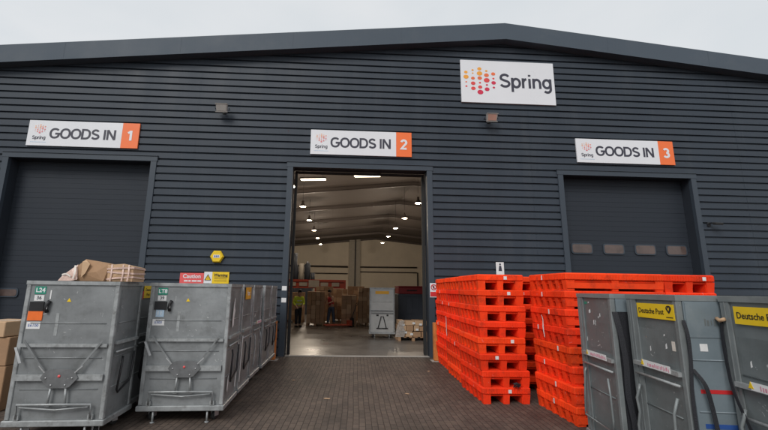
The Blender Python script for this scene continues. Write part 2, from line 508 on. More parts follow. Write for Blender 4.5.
bld = empty('warehouse', (0, WY, 0))
tag(bld, 'dark grey ribbed metal warehouse with low gable roof and three loading doors', 'warehouse')
def L(mb): return mb
DOORS = [(-9.47, -5.55, 5.32), (-1.49, 2.45, 5.27), (6.60, 10.63, 5.27)]
PITCH = 0.215
def cladding():
    mb = MB()
    prof = []
    z = 0.05
    while z < 10.4:
        # flat crown, short slope in, narrow dark trough, slope out
        prof += [(z, -0.060), (z + 0.156, -0.062), (z + 0.170, -0.012), (z + 0.206, -0.010)]
        z += PITCH
    rows = []
    def gx(zz):      # gable extent at a height
        zl = zz + 0.25
        xl = AX - (10.14 - zl) / 0.100
        xr = AX + (10.14 - zl) / 0.100
        return max(XL, xl), min(XR, xr)
    TOPD = 5.34
    segs_low = []
    xs = [XL] + [v for a, b, h in DOORS for v in (a - 0.05, b + 0.05)] + [XR]
    for i in range(0, len(xs), 2):
        segs_low.append((xs[i], xs[i + 1]))
    for (z0, y0), (z1, y1) in zip(prof, prof[1:]):
        if z0 > 9.85: break
        mid = (z0 + z1) / 2
        if mid < TOPD:
            for a, b in segs_low:
                mb._add([(a, y0, z0), (b, y0, z0), (b, y1, z1), (a, y1, z1)], [(0, 1, 2, 3)])
        else:
            a0, b0 = gx(z0); a1, b1 = gx(z1)
            if b1 - a1 < 0.05: break
            mb._add([(a0, y0, z0), (b0, y0, z0), (b1, y1, z1), (a1, y1, z1)], [(0, 1, 2, 3)])
    # overlapping sheet ends: a narrow raised edge that follows the profile
    xj = XL + 3.4
    while xj < XR:
        if not any(a - .4 < xj < b + .4 for a, b, h in DOORS):
            for (z0, y0), (z1, y1) in zip(prof, prof[1:]):
                a0, b0 = gx(z1)
                if z1 > 9.8 or not (a0 < xj < b0): break
                mb._add([(xj, y0 - .003, z0), (xj + .05, y0 - .0015, z0), (xj + .05, y1 - .0015, z1), (xj, y1 - .003, z1)], [(0, 1, 2, 3)])
                mb._add([(xj, y0 - .003, z0), (xj, y1 - .003, z1), (xj, y1, z1), (xj, y0, z0)], [(0, 1, 2, 3)])
        xj += 3.35
    # closed back sheet of the wall, with the openings left out
    for a, b in segs_low:
        mb.box(a, b, 0.02, 0.16, 0.0, TOPD)
    mb.prism([(XL, TOPD), (XR, TOPD), (XR, ztop(XR) - .3), (AX, 9.82), (XL, ztop(XL) - .3)], 0.02, 0.16)
    return mb.build('cladding_wall', M['clad'], bld, recalc=False)
cladding()

# gable fascia: two long folded flashings meeting at the ridge
mb = MB()
for xa, xb in ((XL - .4, AX), (AX, XR + .4)):
    za, zb = ztop(xa), ztop(xb)
    H = 0.55
    v = [(xa, -0.34, za - H), (xb, -0.34, zb - H), (xb, -0.34, zb), (xa, -0.34, za),
         (xa, 0.10, za - H), (xb, 0.10, zb - H), (xb, 0.10, zb), (xa, 0.10, za)]
    mb._add(v, [(0, 1, 2, 3), (4, 7, 6, 5), (0, 4, 5, 1), (3, 2, 6, 7), (0, 3, 7, 4), (1, 5, 6, 2)])
    # drip lip along the bottom edge and capping joints
    n = int((xb - xa) / 3)
    for k in range(1, n):
        x = xa + (xb - xa) * k / n
        z = ztop(x)
        mb.box(x - .006, x + .006, -0.343, -0.338, z - H + .012, z - .012)
    v = [(xa, -0.355, za - H - .02), (xb, -0.355, zb - H - .02), (xb, -0.355, zb - H + .03), (xa, -0.355, za - H + .03),
         (xa, -0.342, za - H - .02), (xb, -0.342, zb - H - .02), (xb, -0.342, zb - H + .03), (xa, -0.342, za - H + .03)]
    mb._add(v, [(0, 1, 2, 3), (4, 7, 6, 5), (0, 4, 5, 1), (3, 2, 6, 7), (0, 3, 7, 4), (1, 5, 6, 2)])
mb.build('gable_fascia', M['trim'], bld)
# roof sheets
mb = MB()
for xa, xb in ((XL - .4, AX), (AX, XR + .4)):
    za, zb = ztop(xa) - .03, ztop(xb) - .03
    y0, y1 = 0.11, YB - WY + .4
    v = [(xa, y0, za - .12), (xb, y0, zb - .12), (xb, y0, zb), (xa, y0, za), (xa, y1, za - .12), (xb, y1, zb - .12), (xb, y1, zb), (xa, y1, za)]
    mb._add(v, [(0, 1, 2, 3), (4, 7, 6, 5), (0, 4, 5, 1), (3, 2, 6, 7), (0, 3, 7, 4), (1, 5, 6, 2)])
mb.build('roof', M['roof'], bld)
# ceiling liner
mb = MB()
DZ = 0.75
for xa, xb in ((XL, AX), (AX, XR)):
    za, zb = ztop(xa) - DZ, ztop(xb) - DZ
    y0, y1 = 0.17, YB - WY
    mb._add([(xa, y0, za), (xb, y0, zb), (xb, y0, zb + .05), (xa, y0, za + .05), (xa, y1, za), (xb, y1, zb), (xb, y1, zb + .05), (xa, y1, za + .05)],
            [(0, 1, 2, 3), (4, 7, 6, 5), (0, 4, 5, 1), (3, 2, 6, 7), (0, 3, 7, 4), (1, 5, 6, 2)])
mb.build('ceiling', M['ceil'], bld)
# portal rafters and purlins
for k in range(8):
    mb = MB()
    y0 = 3.2 + 6.2 * k
    for xa, xb in ((XL, AX), (AX, XR)):
        za, zb = ztop(xa) - DZ - .01, ztop(xb) - DZ - .01
        for (w_, h0, h1) in ((0.10, 0, .03), (.03, .03, .24), (.10, .24, .27)):
            mb._add([(xa, y0 - w_, za - h1), (xb, y0 - w_, zb - h1), (xb, y0 - w_, zb - h0), (xa, y0 - w_, za - h0),
                     (xa, y0 + w_, za - h1), (xb, y0 + w_, zb - h1), (xb, y0 + w_, zb - h0), (xa, y0 + w_, za - h0)],
                    [(0, 1, 2, 3), (4, 7, 6, 5), (0, 4, 5, 1), (3, 2, 6, 7), (0, 3, 7, 4), (1, 5, 6, 2)])
    for x in (XL + .35, XR - .35):
        mb.box(x - .12, x + .12, y0 - .1, y0 + .1, 0.01, ztop(x) - DZ - .5)
    mb.build('portal_frame', M['rafter'], bld)
# side and back walls
mb = MB()
mb.prism([(0.16, 0), (YB - WY, 0), (YB - WY, ztop(XL) - .3), (0.16, ztop(XL) - .3)], XL, XL + .12, axis='x')
mb.prism([(0.16, 0), (YB - WY, 0), (YB - WY, ztop(XR) - .3), (0.16, ztop(XR) - .3)], XR - .12, XR, axis='x')
mb.prism([(XL, 0), (XR, 0), (XR, ztop(XR) - .3), (AX, 9.82), (XL, ztop(XL) - .3)], YB - WY, YB - WY + .15)
mb.build('inner_wall', M['inwall'], bld)
yb = YB - WY
for x0, x1 in ((1.05, 1.85), (2.1, 2.7)):
    MB().box(x0, x1, yb - .5, yb - .02, 0.01, ztop(x0) - DZ - .02).build('back_column', M['colm'], bld)
mb = MB()
mb.box(1.851, 2.099, yb - .3, yb - .02, 0.01, 8.95)
mb.build('cable_duct', M['dpipe'], bld)
mb = MB()
mb.tube([(XL + .2, yb - .25, 5.05), (0.9, yb - .25, 5.0)], .13)
mb.tube([(2.65, yb - .25, 5.0), (11.2, yb - .25, 5.05)], .10)
mb.tube([(11.3, yb - .25, 0.1), (11.3, yb - .25, 4.3)], .10)
mb.tube([(XL + .2, yb - .25, 4.0), (0.9, yb - .25, 4.0)], .07)
mb.tube([(2.65, yb - .25, 4.3), (11.2, yb - .25, 4.3)], .07)
mb.build('wall_pipe', M['dpipe'], bld)

# door frames: flashing round each opening, reveal, shutters
for i, (a, b, h) in enumerate(DOORS):
    f = MB()
    t = 0.16
    f.box(a - t, a, -0.085, 0.02, 0.0, h + .002)
    f.box(b, b + t, -0.085, 0.02, 0.0, h + .002)
    f.box(a - t - .02, b + t + .02, -0.092, 0.02, h + .003, h + 0.15)
    f.box(a - t - .03, b + t + .03, -0.115, -0.03, h + .152, h + 0.168)
    g = MB()
    g.box(a - .10, a - .001, 0.022, 0.30, 0.0, h); g.box(b + .001, b + .10, 0.022, 0.30, 0.0, h)
    g.box(a - .10, b + .10, 0.022, 0.30, h + .001, h + .10)
    g.build('door_reveal', M['shutter'], bld)
    f.build('door_frame', M['frame'], bld)
for i in (0, 2):
    a, b, h = DOORS[i]
    sh = MB()
    ph = 0.605
    z = 0.01
    # sectional door: folded steel panels, each with two shallow grooves
    while z < h - .02:
        zt = min(z + ph, h)
        step = (zt - z) / 4
        for k in range(4):
            z0, z1 = z + k * step, z + (k + 1) * step
            ins = 0.010 if k else 0.016
            sh.box(a + .002, b - .002, 0.300 + (0.003 if k % 2 else 0), 0.34, z0 + ins * .25, z1 - ins * .1)
        z = zt
    sh.box(a + .002, b - .002, 0.315, 0.335, 0, h)
    sh.box(a - .09, b + .09, 0.3405, 0.36, 0, h + .09)  # unseen backing overlapping the reveal, added to stop interior light leaking
    sd = sh.build('sectional_door', M['shutter'], bld)
    sd['label'] = 'closed dark sectional door with folded panels' + (' and a row of windows' if i == 2 else '')
    wins = [(-9.45, -8.85, 1.44, 1.69)] if i == 0 else []
    if i == 0:
        x = -8.60
        while x < b - .9:
            wins.append((x, x + .62, 1.44, 1.69)); x += .88
    else:
        for k in range(4):
            x0 = 6.88 + k * .99
            wins.append((x0, x0 + .66, 2.93, 3.25))
    for x0, x1, z0, z1 in wins:
        def rr(x0, x1, z0, z1, r, n=4):
            p = []
            for cx, cz, s0 in ((x1 - r, z1 - r, 0), (x0 + r, z1 - r, 90), (x0 + r, z0 + r, 180), (x1 - r, z0 + r, 270)):
                for q in range(n + 1):
                    t_ = R(s0 + 90 * q / n)
                    p.append((cx + r * math.cos(t_), cz + r * math.sin(t_)))
            return p
        fr = MB().prism(rr(x0, x1, z0, z1, .08), 0.272, 0.299).build('window', M['frame'], sd)
        MB().prism(rr(x0 + .035, x1 - .035, z0 + .035, z1 - .035, .06), 0.266, 0.2725).build('pane', M['glass'], sd)
# door track, rolled up door of the open bay and seals
mb = MB()
mb.box(-1.475, -1.40, 0.302, 0.42, 0.01, 5.2)
mb.box(2.37, 2.445, 0.302, 0.42, 0.01, 5.2)
mb.box(-1.475, 2.445, 0.302, 0.42, 5.21, 5.265)
mb.build('door_track', M['rubber'], bld)
tag(MB().box(-1.47, 2.44, WY - .07, WY + .09, 0.004, 0.014).build('door_threshold', M['conc']), kind='structure')

# ------------------------------------------------------------------ signs
def arc(cx, cz, rx, rz, a0, a1, n=16, p=1.0):
    o_ = []
    for i in range(n + 1):
        a = R(a0 + (a1 - a0) * i / n)
        c, s_ = math.cos(a), math.sin(a)
        o_.append((cx + rx * math.copysign(abs(c) ** p, c), cz + rz * math.copysign(abs(s_) ** p, s_)))
    return o_
GL = {   # stroke glyphs, capitals one unit high: (advance, [(closed, points)])
    'O': (.92, [(1, arc(.46, .5, .38, .43, 0, 360, 32, .88)[:-1])]),
    'G': (.92, [(0, arc(.46, .5, .38, .43, 42, 332, 28, .88) + [(.84, .47), (.50, .47)])]),
    'D': (.86, [(1, [(.10, .93), (.10, .07)] + arc(.36, .5, .40, .43, -90, 90, 16, .88))]),
    'S': (.76, [(0, arc(.385, .70, .27, .23, 25, 200, 12) + [(.16, .60), (.30, .53), (.48, .47)] + arc(.385, .28, .29, .21, 40, -160, 12))]),
    'I': (.28, [(0, [(.14, 1.0), (.14, 0.0)])]),
    'N': (.86, [(0, [(.10, 0.0), (.10, 1.0)]), (0, [(.11, .98), (.73, .02)]), (0, [(.74, 0.0), (.74, 1.0)])]),
    ' ': (.26, []),
    '1': (.55, [(0, [(.34, 0.0), (.34, 1.0)]), (0, [(.08, .74), (.32, .92)])]),
    '2': (.66, [(0, arc(.33, .70, .24, .23, 170, -30, 12) + [(.10, .07), (.60, .07)])]),
    '3': (.66, [(0, arc(.31, .715, .22, .215, 155, -88, 12)), (0, arc(.31, .285, .25, .225, 88, -155, 12))]),
    'Z': (.78, [(0, arc(.385, .70, .27, .23, 25, 200, 12) + [(.16, .60), (.30, .53), (.48, .47)] + arc(.385, .28, .29, .21, 40, -160, 12))]),
    'p': (.70, [(0, [(.10, .72), (.10, -.30)]), (1, arc(.36, .35, .25, .30, 0, 360, 24)[:-1])]),
    'r': (.42, [(0, [(.10, .72), (.10, .0)]), (0, arc(.36, .35, .26, .31, 175, 95, 6))]),
    'i': (.24, [(0, [(.10, .70), (.10, .0)]), (0, [(.10, .99), (.10, .86)])]),
    'n': (.64, [(0, [(.10, .72), (.10, .0)]), (0, arc(.32, .38, .22, .27, 180, 0, 10) + [(.54, .0)])]),
    'g': (.68, [(1, arc(.33, .36, .24, .29, 0, 360, 24)[:-1]), (0, [(.58, .72), (.58, .0)] + arc(.34, -.02, .24, .23, 0, -140, 8))]),
}
def stroke_text(body, cap, T, m, o, wt=.15, sx=1.0, name='lettering', gap=0.03, depth=.002):
    """flat block lettering of constant stroke, centred on T, facing -y"""
    W_ = sum(GL[c][0] + gap for c in body) - gap
    x0 = -W_ / 2
    q = MB(T @ Matrix.Diagonal((cap * sx, 1, cap, 1)))
    lay = 0
    for c in body:
        adv, strokes = GL[c]
        for closed, pts in strokes:
            lay += 1
            n = len(pts)
            L_, R_ = [], []
            for i in range(n):
                p = Vector(pts[i])
                pa = Vector(pts[(i - 1) % n]) if (closed or i) else None
                pb = Vector(pts[(i + 1) % n]) if (closed or i < n - 1) else None
                da = (p - pa).normalized() if pa else None
                db = (pb - p).normalized() if pb else None
                d = ((da or db) + (db or da)).normalized()
                k = 1 / max(.5, d.dot(db or da))
                nn = Vector((-d.y, d.x)) * wt / 2 * k
                L_.append(p + nn); R_.append(p - nn)
            dd = depth + .00012 * (lay % 3)
            rng = range(n if closed else n - 1)
            v = [(x0 + a.x, -dd, a.y - .5) for a in L_] + [(x0 + a.x, -dd, a.y - .5) for a in R_]
            v += [(a, depth, b) for a, _, b in v]
            f = []
            for i in rng:
                j = (i + 1) % n
                f += [(i, j, j + n, i + n), (i, i + 2 * n, j + 2 * n, j), (i + n, j + n, j + 3 * n, i + 3 * n)]
            q._add(v, f)
        x0 += adv + gap
    return q.build(name, m, o)
def logo(T, s, full=False):
    """cluster of rounded dots running from amber to crimson; returns {colour: MB}"""
    cols = {}
    pts = []
    for cxx, rows in ((-2.0, [(1.05, .20), (.45, .30), (-.2, .10), (-.75, .12)]),
                      (-1.0, [(1.35, .13), (.95, .10), (.30, .22), (-.35, .26), (-1.0, .26)]),
                      (0.0, [(1.55, .24), (.95, .32), (.35, .26), (-.25, .13), (-.8, .24), (-1.45, .34)]),
                      (1.0, [(1.3, .14), (.75, .28), (.1, .34), (-.5, .13), (-1.05, .28)]),
                      (2.0, [(.95, .24), (.35, .13), (-.2, .26), (-.8, .14)])):
        for z, r in rows:
            pts.append((cxx * .82, z, r))
    for x, z, r in pts:
        t = (x * .5 - z) / 2.4 + .45
        key = 'amber' if t < 0.12 else ('orange' if t < .42 else ('red' if t < .8 else 'crimson'))
        mbb = cols.setdefault(key, MB())
        n = 12
        poly = [(x * s + (r * 1.05) * s * math.cos(2 * math.pi * k / n + .2), z * s + r * .86 * s * math.sin(2 * math.pi * k / n + .2)) for k in range(n)]
        mbb.prism(poly, -0.003, 0.0, T)
    return cols
LC = {'amber': mat('logo_amber', (.85, .36, .04), .5), 'orange': mat('logo_orange', (.80, .16, .05), .5),
      'red': mat('logo_red', (.74, .06, .06), .5), 'crimson': mat('logo_crimson', (.62, .02, .07), .5)}
LCP = {'amber': mat('logo_pale_amber', (.82, .45, .30), .5), 'orange': mat('logo_pale_orange', (.80, .32, .24), .5),
       'red': mat('logo_pale_red', (.78, .27, .24), .5), 'crimson': mat('logo_pale_crimson', (.72, .22, .24), .5)}

def goods_sign(x0, x1, num, label):
    z0, z1 = 5.68, 6.44
    w = x1 - x0
    o = empty('door_sign', (x0, WY - 0.068, z0))
    tag(o, label, 'sign', 'goods in signs above the loading doors')
    h = z1 - z0
    MB().box(0, w * .845, -0.035, 0, 0, h).build('sign_board', M['white'], o)
    MB().box(w * .8455, w, -0.035, 0, 0, h).build('number_panel', M['osign'], o)
    MB().box(.02, w - .02, 0.0, 0.05, .05, h - .05).build('backing', M['signedge'], o)
    stroke_text('GOODS IN', h * .40, Tr(w * .495, -0.0375, h * .50), M['ink'], o, sx=w / 3.0 * .985, wt=.188)
    stroke_text(num, h * .40, Tr(w * .922, -0.0375, h * .50), M['white'], o, wt=.21, sx=w / 3.0, name='numeral')
    for k, q in logo(Tr(w * .105, -0.0365, h * .66), h * .105).items():
        q.build('logo', LCP[k], o)
    stroke_text('Spring', h * .135, Tr(w * .105, -0.0375, h * .32), M['ink'], o, wt=.16, name='brand_lettering')
    q = MB()
    xx = w * .035
    while xx < w * .175:
        l_ = rnd.uniform(.012, .03)
        q.box(xx, xx + l_, -0.0372, -0.0352, h * .125, h * .15)
        xx += l_ + .010
    q.build('small_print', M['lblue'], o)
goods_sign(-9.06, -5.97, '1', 'white GOODS IN sign above the shuttered door at the left')
goods_sign(-1.01, 2.00, '2', 'white GOODS IN sign above the open middle door')
goods_sign(7.08, 10.18, '3', 'white GOODS IN sign above the shuttered door with a row of windows')
o = empty('company_sign', (3.57, WY - 0.068, 7.51))
tag(o, 'large white sign with dotted orange and red logo reading Spring under the ridge', 'sign')
SW, SH = 2.99, 1.43
MB().box(0, SW, -0.045, 0, 0, SH).build('sign_board', M['white'], o)
MB().box(.03, SW - .03, 0, 0.04, .06, SH - .06).build('backing', M['signedge'], o)
for k, q in logo(Tr(.60, -0.0465, .73), .265).items():
    q.build('logo', LC[k], o)
stroke_text('Spring', .47, Tr(2.06, -0.0475, .77), M['ink'], o, wt=.165, sx=1.0)

def small_sign(name, x0, x1, z0, z1, m, label, cat='sign', y=None):
    o = empty(name, (x0, (WY - 0.066) if y is None else y, z0))
    tag(o, label, cat)
    MB().box(0, x1 - x0, -0.008, 0, 0, z1 - z0).build('board', m, o)
    return o, x1 - x0, z1 - z0
o, w, h = small_sign('caution_sign', -4.41, -3.77, 1.86, 2.165, M['pinkred'], 'faded red caution board on the cladding left of the yellow warning board')
MB().text('Caution', .15, Tr(w / 2, -0.0105, h * .70), bold=.003).build('lettering', M['white'], o, False)
q = MB()
for a_, b_ in ((.12, .22), (.24, .30), (.33, .46), (.48, .58)):
    q.box(a_, b_, -0.0105, -0.0085, .07, .11)
q.build('small_print', M['white'], o)
o, w, h = small_sign('warning_sign', -3.765, -3.09, 1.89, 2.205, M['yellow'], 'yellow warning board with black triangle on a white patch')
MB().box(0.002, .22, -0.011, -0.0085, 0.002, h - .002).build('white_patch', M['white'], o)
MB().prism([(.03, .09), (.19, .09), (.11, .24)], -0.013, -0.0113).build('triangle', M['yellow'], o)
q = MB()
for p0, p1 in (((.03, .09), (.19, .09)), ((.19, .09), (.11, .24)), ((.11, .24), (.03, .09))):
    q.tube([(p0[0], -.0135, p0[1]), (p1[0], -.0135, p1[1])], .008, 4)
q.box(.104, .116, -0.015, -0.0135, .12, .19)
q.build('symbol', M['black'], o)
MB().text('Warning', .105, Tr(.45, -0.0105, h * .72), bold=.003).build('lettering', M['black'], o, False)
q = MB()
for zz in (.17, .12, .07):
    q.box(.28, .62, -0.0105, -0.0085, zz, zz + .012)
q.build('small_print', M['black'], o)
# yellow hexagonal alarm box
o = empty('alarm_box', (-3.45, WY - 0.066, 2.62))
tag(o, 'yellow hexagonal alarm box on the cladding above the caution board', 'alarm box')
hx = lambda r: [(r * math.cos(R(60 * k)), r * math.sin(R(60 * k))) for k in range(6)]
q = MB(); a, b = hx(.185), hx(.155)
v = [(x, 0, z) for x, z in a] + [(x, -.05, z) for x, z in a] + [(x, -.085, z) for x, z in b]
fs = [tuple(range(5, -1, -1)), tuple(range(12, 18))] + [(i + k, (i + 1) % 6 + k, (i + 1) % 6 + k + 6, i + k + 6) for k in (0, 6) for i in range(6)]
q._add(v, fs); q.build('housing', M['yellow'], o)
MB().prism([(-.085, -.035), (.085, -.035), (.085, .045), (-.085, .045)], -0.089, -0.086).build('label_plate', M['paper'], o)
q = MB(); q.box(-.06, -.03, -.0915, -.0895, -.02, .03); q.box(-.015, .01, -.0915, -.0895, -.02, .03); q.box(.03, .06, -.0915, -.0895, -.02, .03); q.build('small_print', M['blue'], o)
# red and white notice on the right jamb, figure notice over the pallets
o, w, h = small_sign('prohibition_sign', 2.475, 2.665, 1.60, 1.99, M['white'], 'white notice with red prohibition ring on the right door jamb', y=WY - .087)
q = MB()
q.tube([(.105 + .07 * math.cos(R(a_)), -.012, .28 + .07 * math.sin(R(a_))) for a_ in range(0, 361, 20)], .012, 5)
q.tube([(.055, -.012, .33), (.155, -.012, .23)], .010, 5)
q.build('red_ring', M['red'], o)
MB().box(.01, .20, -0.011, -0.0085, .02, .15).build('red_band', M['red'], o)
q = MB().box(.085, .125, -0.0105, -0.0085, .24, .32); q.build('symbol', M['black'], o)
o, w, h = small_sign('wall_notice', 4.40, 4.63, 2.24, 2.61, M['paper'], 'small white notice with dark figure on the cladding above the stacked pallets')
q = MB(); q.lathe([(.001, 0), (.028, .001), (.028, .002)], n=12, T=Tr(.12, -.009, .31) @ Matrix.Rotation(R(90), 4, 'X'))
q.prism([(.07, .12), (.17, .12), (.15, .27), (.09, .27)], -0.011, -0.0085)
q.build('symbol', M['ink'], o)
for k, (z0, z1) in enumerate(((1.73, 1.85), (1.41, 1.53))):
    tag(MB().box(-1.63, -1.50, WY - .092, WY - .0865, z0, z1).build('jamb_sticker', M['paper']),
        ('upper' if k == 0 else 'lower') + ' small white sticker on the left jamb of the open door', 'sticker', 'white stickers on the door jamb')

# floodlights over the doors, camera bracket by the third door
def flood(x, z, label, gm):
    o = empty('floodlight', (x, WY - 0.066, z))
    tag(o, label, 'floodlight', 'floodlights on the cladding')
    T = Matrix.Rotation(R(20), 4, 'X') @ Matrix.Diagonal((.85, .85, .85, 1))
    q = MB(Tr(0, -.24, 0) @ T)
    q.prism([(-.17, -.13), (.17, -.13), (.19, .13), (-.19, .13)], -0.07, 0.05)
    q.box(-.205, .205, -.085, -.071, .125, .15); q.box(-.205, .205, -.085, -.071, -.15, -.125)
    q.build('housing', M['lampbody'], o)
    MB(Tr(0, -.24, 0) @ T).box(-.15, .15, -.0785, -.0712, -.105, .105).build('lens', gm, o)
    q = MB()
    q.box(-.05, .05, -.012, 0, -.08, .08); q.tube([(0, -.01, 0), (0, -.18, .0)], .022)
    q.tube([(-.2, -.24, 0), (-.2, -.14, -.02), (.2, -.14, -.02), (.2, -.24, 0)], .012, 6)
    q.build('bracket', M['rubber'], o)
flood(-3.60, 6.93, 'square floodlight with pale grey glass between doors one and two', M['lampbody'])
flood(4.40, 6.93, 'square floodlight with brownish glass under the large sign', M['lampglass'])
o = empty('cctv_arm', (10.98, WY - 0.066, 3.85))  # CCTV camera on a bent arm, gives no light
tag(o, 'small dark CCTV camera arm beside the third door', 'wall light')
q = MB(); q.box(-.05, .05, -.02, 0, -.06, .06); q.tube([(0, -.01, .02), (0.04, -.10, .03), (.10, -.15, .02)], .016); q.build('arm', M['black'], o)
MB(Tr(.10, -.18, 0) @ Matrix.Rotation(R(15), 4, 'X')).cbox(-.10, .14, -.06, .06, -.035, .035).build('head', M['rubber'], o)

# bollards each side of the open door
for k, (x, y, h_, lab) in enumerate(((-1.71, 10.42, .96, 'left'), (2.50, 10.40, .96, 'right'))):
    o = empty('bollard', (x, y, 0))
    tag(o, 'rusty orange square guard post at the %s side of the open door' % lab, 'bollard', 'guard posts at the open door')
    MB().cbox(-.075, .075, -.075, .075, 0.012, h_, .012).build('post', M['boll'], o)
    MB().box(-.14, .14, -.14, .14, 0, .0115).build('base_plate', M['conc'], o)

# ------------------------------------------------------------------ interior lamps
def highbay():
    o = empty('high_bay_lamp', (0, 0, 0))
    o.scale = (.8, .8, .8)
    MB().lathe([(.05, .50), (.09, .48), (.09, .28), (.12, .25), (.24, .06), (.26, 0.0), (.245, 0.0), (.225, .05), (.10, .22), (.02, .24)], n=20).build('shade', M['rafter'], o)
    MB().lathe([(.001, -.045), (.13, -.03), (.21, -.002), (.222, .035), (.05, .05)], n=20).build('bulb', M['lamp'], o)
    MB().tube([(0, 0, .5), (0, 0, 1.9)], .012, 5).build('cord', M['rubber'], o)
    ld = bpy.data.lights.new('high_bay_light', 'POINT')
    ld.energy = 170; ld.color = (1, .85, .68); ld.shadow_soft_size = .15
    lo = bpy.data.objects.new('high_bay_light', ld); C.objects.link(lo)
    lo.location = (0, 0, -.22); lo.parent = o
    return o
hb = None
LN = ['first', 'second', 'third', 'fourth', 'fifth', 'last']
for side, X, ys in (('left', -2.60, (19.5, 24.5, 29.6, 34.8, 40.4, 46.0)), ('right', 4.53, (22.7, 27.8, 32.6, 37.9, 43.3))):
    for k, y in enumerate(ys):
        o = hb if False else (copy_tree(hb) if hb else highbay())
        hb = hb or o
        o.location = (X, y, 6.95)
        nm = 'last' if k == len(ys) - 1 else LN[k]
        tag(o, 'glowing high bay lamp, %s from the door in the %s row' % (nm, side), 'lamp', 'high bay lamps inside the warehouse')
        for ch in o.children:
            if ch.name.startswith('cord'):
                ch.scale.z = (ztop(X) - DZ - 6.95 - .03) / 1.9 / .8
for k, (x, y) in enumerate(((-1.58, 19.4), (1.16, 18.5))):
    o = empty('tube_lamp', (x, y, 7.35), R(-8))
    tag(o, 'long lit tube lamp hanging at the %s of the doorway top' % ('left' if k == 0 else 'right'), 'lamp', 'lit tube lamps inside the doorway')
    MB().cbox(-.68, .68, -.09, .09, 0, .09, .01).build('housing', M['colm'], o)
    MB().cbox(-.65, .65, -.085, .085, -.06, -.001, .02).build('diffuser', M['tube'], o)
    q = MB()
    for xx in (-.5, .5):
        q.tube([(xx, 0, .09), (xx, 0, ztop(x + xx) - DZ - 7.35 - .03)], .008, 5)
    q.build('hanger', M['rubber'], o)

# ------------------------------------------------------------------ plastic pallets
def pallet_proto(W_=.40, D_=.60, skirt=False):
    q = MB()
    q.cbox(-W_, W_, -D_, D_, .150, .257, .016)
    q.cbox(-W_ + .034, W_ - .034, -D_ + .034, D_ - .034, .118, .1495, .008)
    # flared lip and ribbing on the rim
    k = -W_ + .05
    while k < W_ - .04:
        for s_ in (-1, 1):
            q.box(k, k + .010, s_ * D_ - .006, s_ * D_ + .006, .162, .240)
        k += .042
    k = -D_ + .05
    while k < D_ - .04:
        for s_ in (-1, 1):
            q.box(s_ * W_ - .006, s_ * W_ + .006, k, k + .010, .162, .240)
        k += .042
    # feet: three rows, blocks that taper downwards
    xs = ((-W_ + .006, -W_ + .14), (-.055, .055), (W_ - .14, W_ - .006))
    ny = 6
    for (x0, x1) in xs:
        for j in range(ny):
            yc = -D_ + .012 + .055 + j * (2 * D_ - .024 - .11) / (ny - 1)
            hw = .055 if j in (0, ny - 1) else .042
            t_ = .014
            v = [(x0 + t_, yc - hw + t_, 0), (x1 - t_, yc - hw + t_, 0), (x1 - t_, yc + hw - t_, 0), (x0 + t_, yc + hw - t_, 0),
                 (x0, yc - hw, .1495), (x1, yc - hw, .1495), (x1, yc + hw, .1495), (x0, yc + hw, .1495)]
            q._add(v, [(3, 2, 1, 0), (4, 5, 6, 7), (0, 1, 5, 4), (1, 2, 6, 5), (2, 3, 7, 6), (3, 0, 4, 7)])
    # arched webs joining the feet on the long sides, low bars
    for s_ in (-1, 1):
        xo = s_ * (W_ - .05)
        for j in range(ny - 1):
            y0 = -D_ + .067 + j * (2 * D_ - .134) / (ny - 1)
            y1 = -D_ + .067 + (j + 1) * (2 * D_ - .134) / (ny - 1)
            q.box(xo - .012, xo + .012, y0 + .03, y1 - .03, .100, .1175)
            q.box(xo - .010, xo + .010, y0 + .03, y1 - .03, .002, .022)
    if skirt:      # solid skirt on the short sides leaves only a low slot
        for s_ in (-1, 1):
            y0 = s_ * (D_ - .012)
            q.box(-W_ + .02, W_ - .02, min(y0, y0 - s_ * .02), max(y0, y0 - s_ * .02), .035, .1175)
    # runners that make the two fork pockets into tunnels
    q.box(-.052, .052, -D_ + .03, D_ - .03, .004, .11)
    for s_ in (-1, 1):
        xw = s_ * (W_ - .137)
        q.box(xw - .006, xw + .006, -D_ + .03, D_ - .03, .003, .11)
    return q
pw = pallet_proto(.76, .54, True).build('plastic_pallet', M['pallet'])
pw_used = [False]
pp = pallet_proto().build('plastic_pallet', M['pallet'])
stk = MB().box(-.027, .027, -.0035, 0, -.027, .027).build('sticker', M['paper'], pp)
GR = 'stacked orange red plastic pallets'
ORD = ['bottom', 'second from the ground', 'third from the ground', 'fourth from the ground', 'fourth from the top', 'third from the top', 'second from the top', 'top']
PH = .260
first = [True]
def pallet_stack(x, y, rz, n, desc, stickers=(), jit=.017, wide=False):
    for k in range(n):
        if wide:
            o = pw.copy() if pw_used[0] else pw
            if pw_used[0]: C.objects.link(o)
            pw_used[0] = True
            s_ = None
            if k in dict(stickers):
                s_ = stk.copy(); C.objects.link(s_); s_.parent = o
        elif first[0]:
            o = pp; s_ = stk; first[0] = False
        else:
            o = pp.copy(); C.objects.link(o)
            s_ = None
            if k in dict(stickers):
                s_ = stk.copy(); C.objects.link(s_); s_.parent = o
        o.location = (x + rnd.uniform(-jit, jit), y + rnd.uniform(-jit, jit), k * PH)
        o.rotation_euler = (0, 0, R(rz + rnd.uniform(-1.3, 1.3)))
        if s_:
            face, u = dict(stickers).get(k, ('f', 0.0))
            if face == 'f':
                s_.location = (u, -(.548 if wide else .608), .20)
            else:
                s_.location = ((-.768 if wide else -.408), u, .20); s_.rotation_euler = (0, 0, R(-90)); s_.scale = (.5, 1, 1.3)
        tag(o, 'orange pallet, %s in %s' % (ORD[k] if n == 8 else ORD[min(k, 7)], desc), 'pallet', GR)
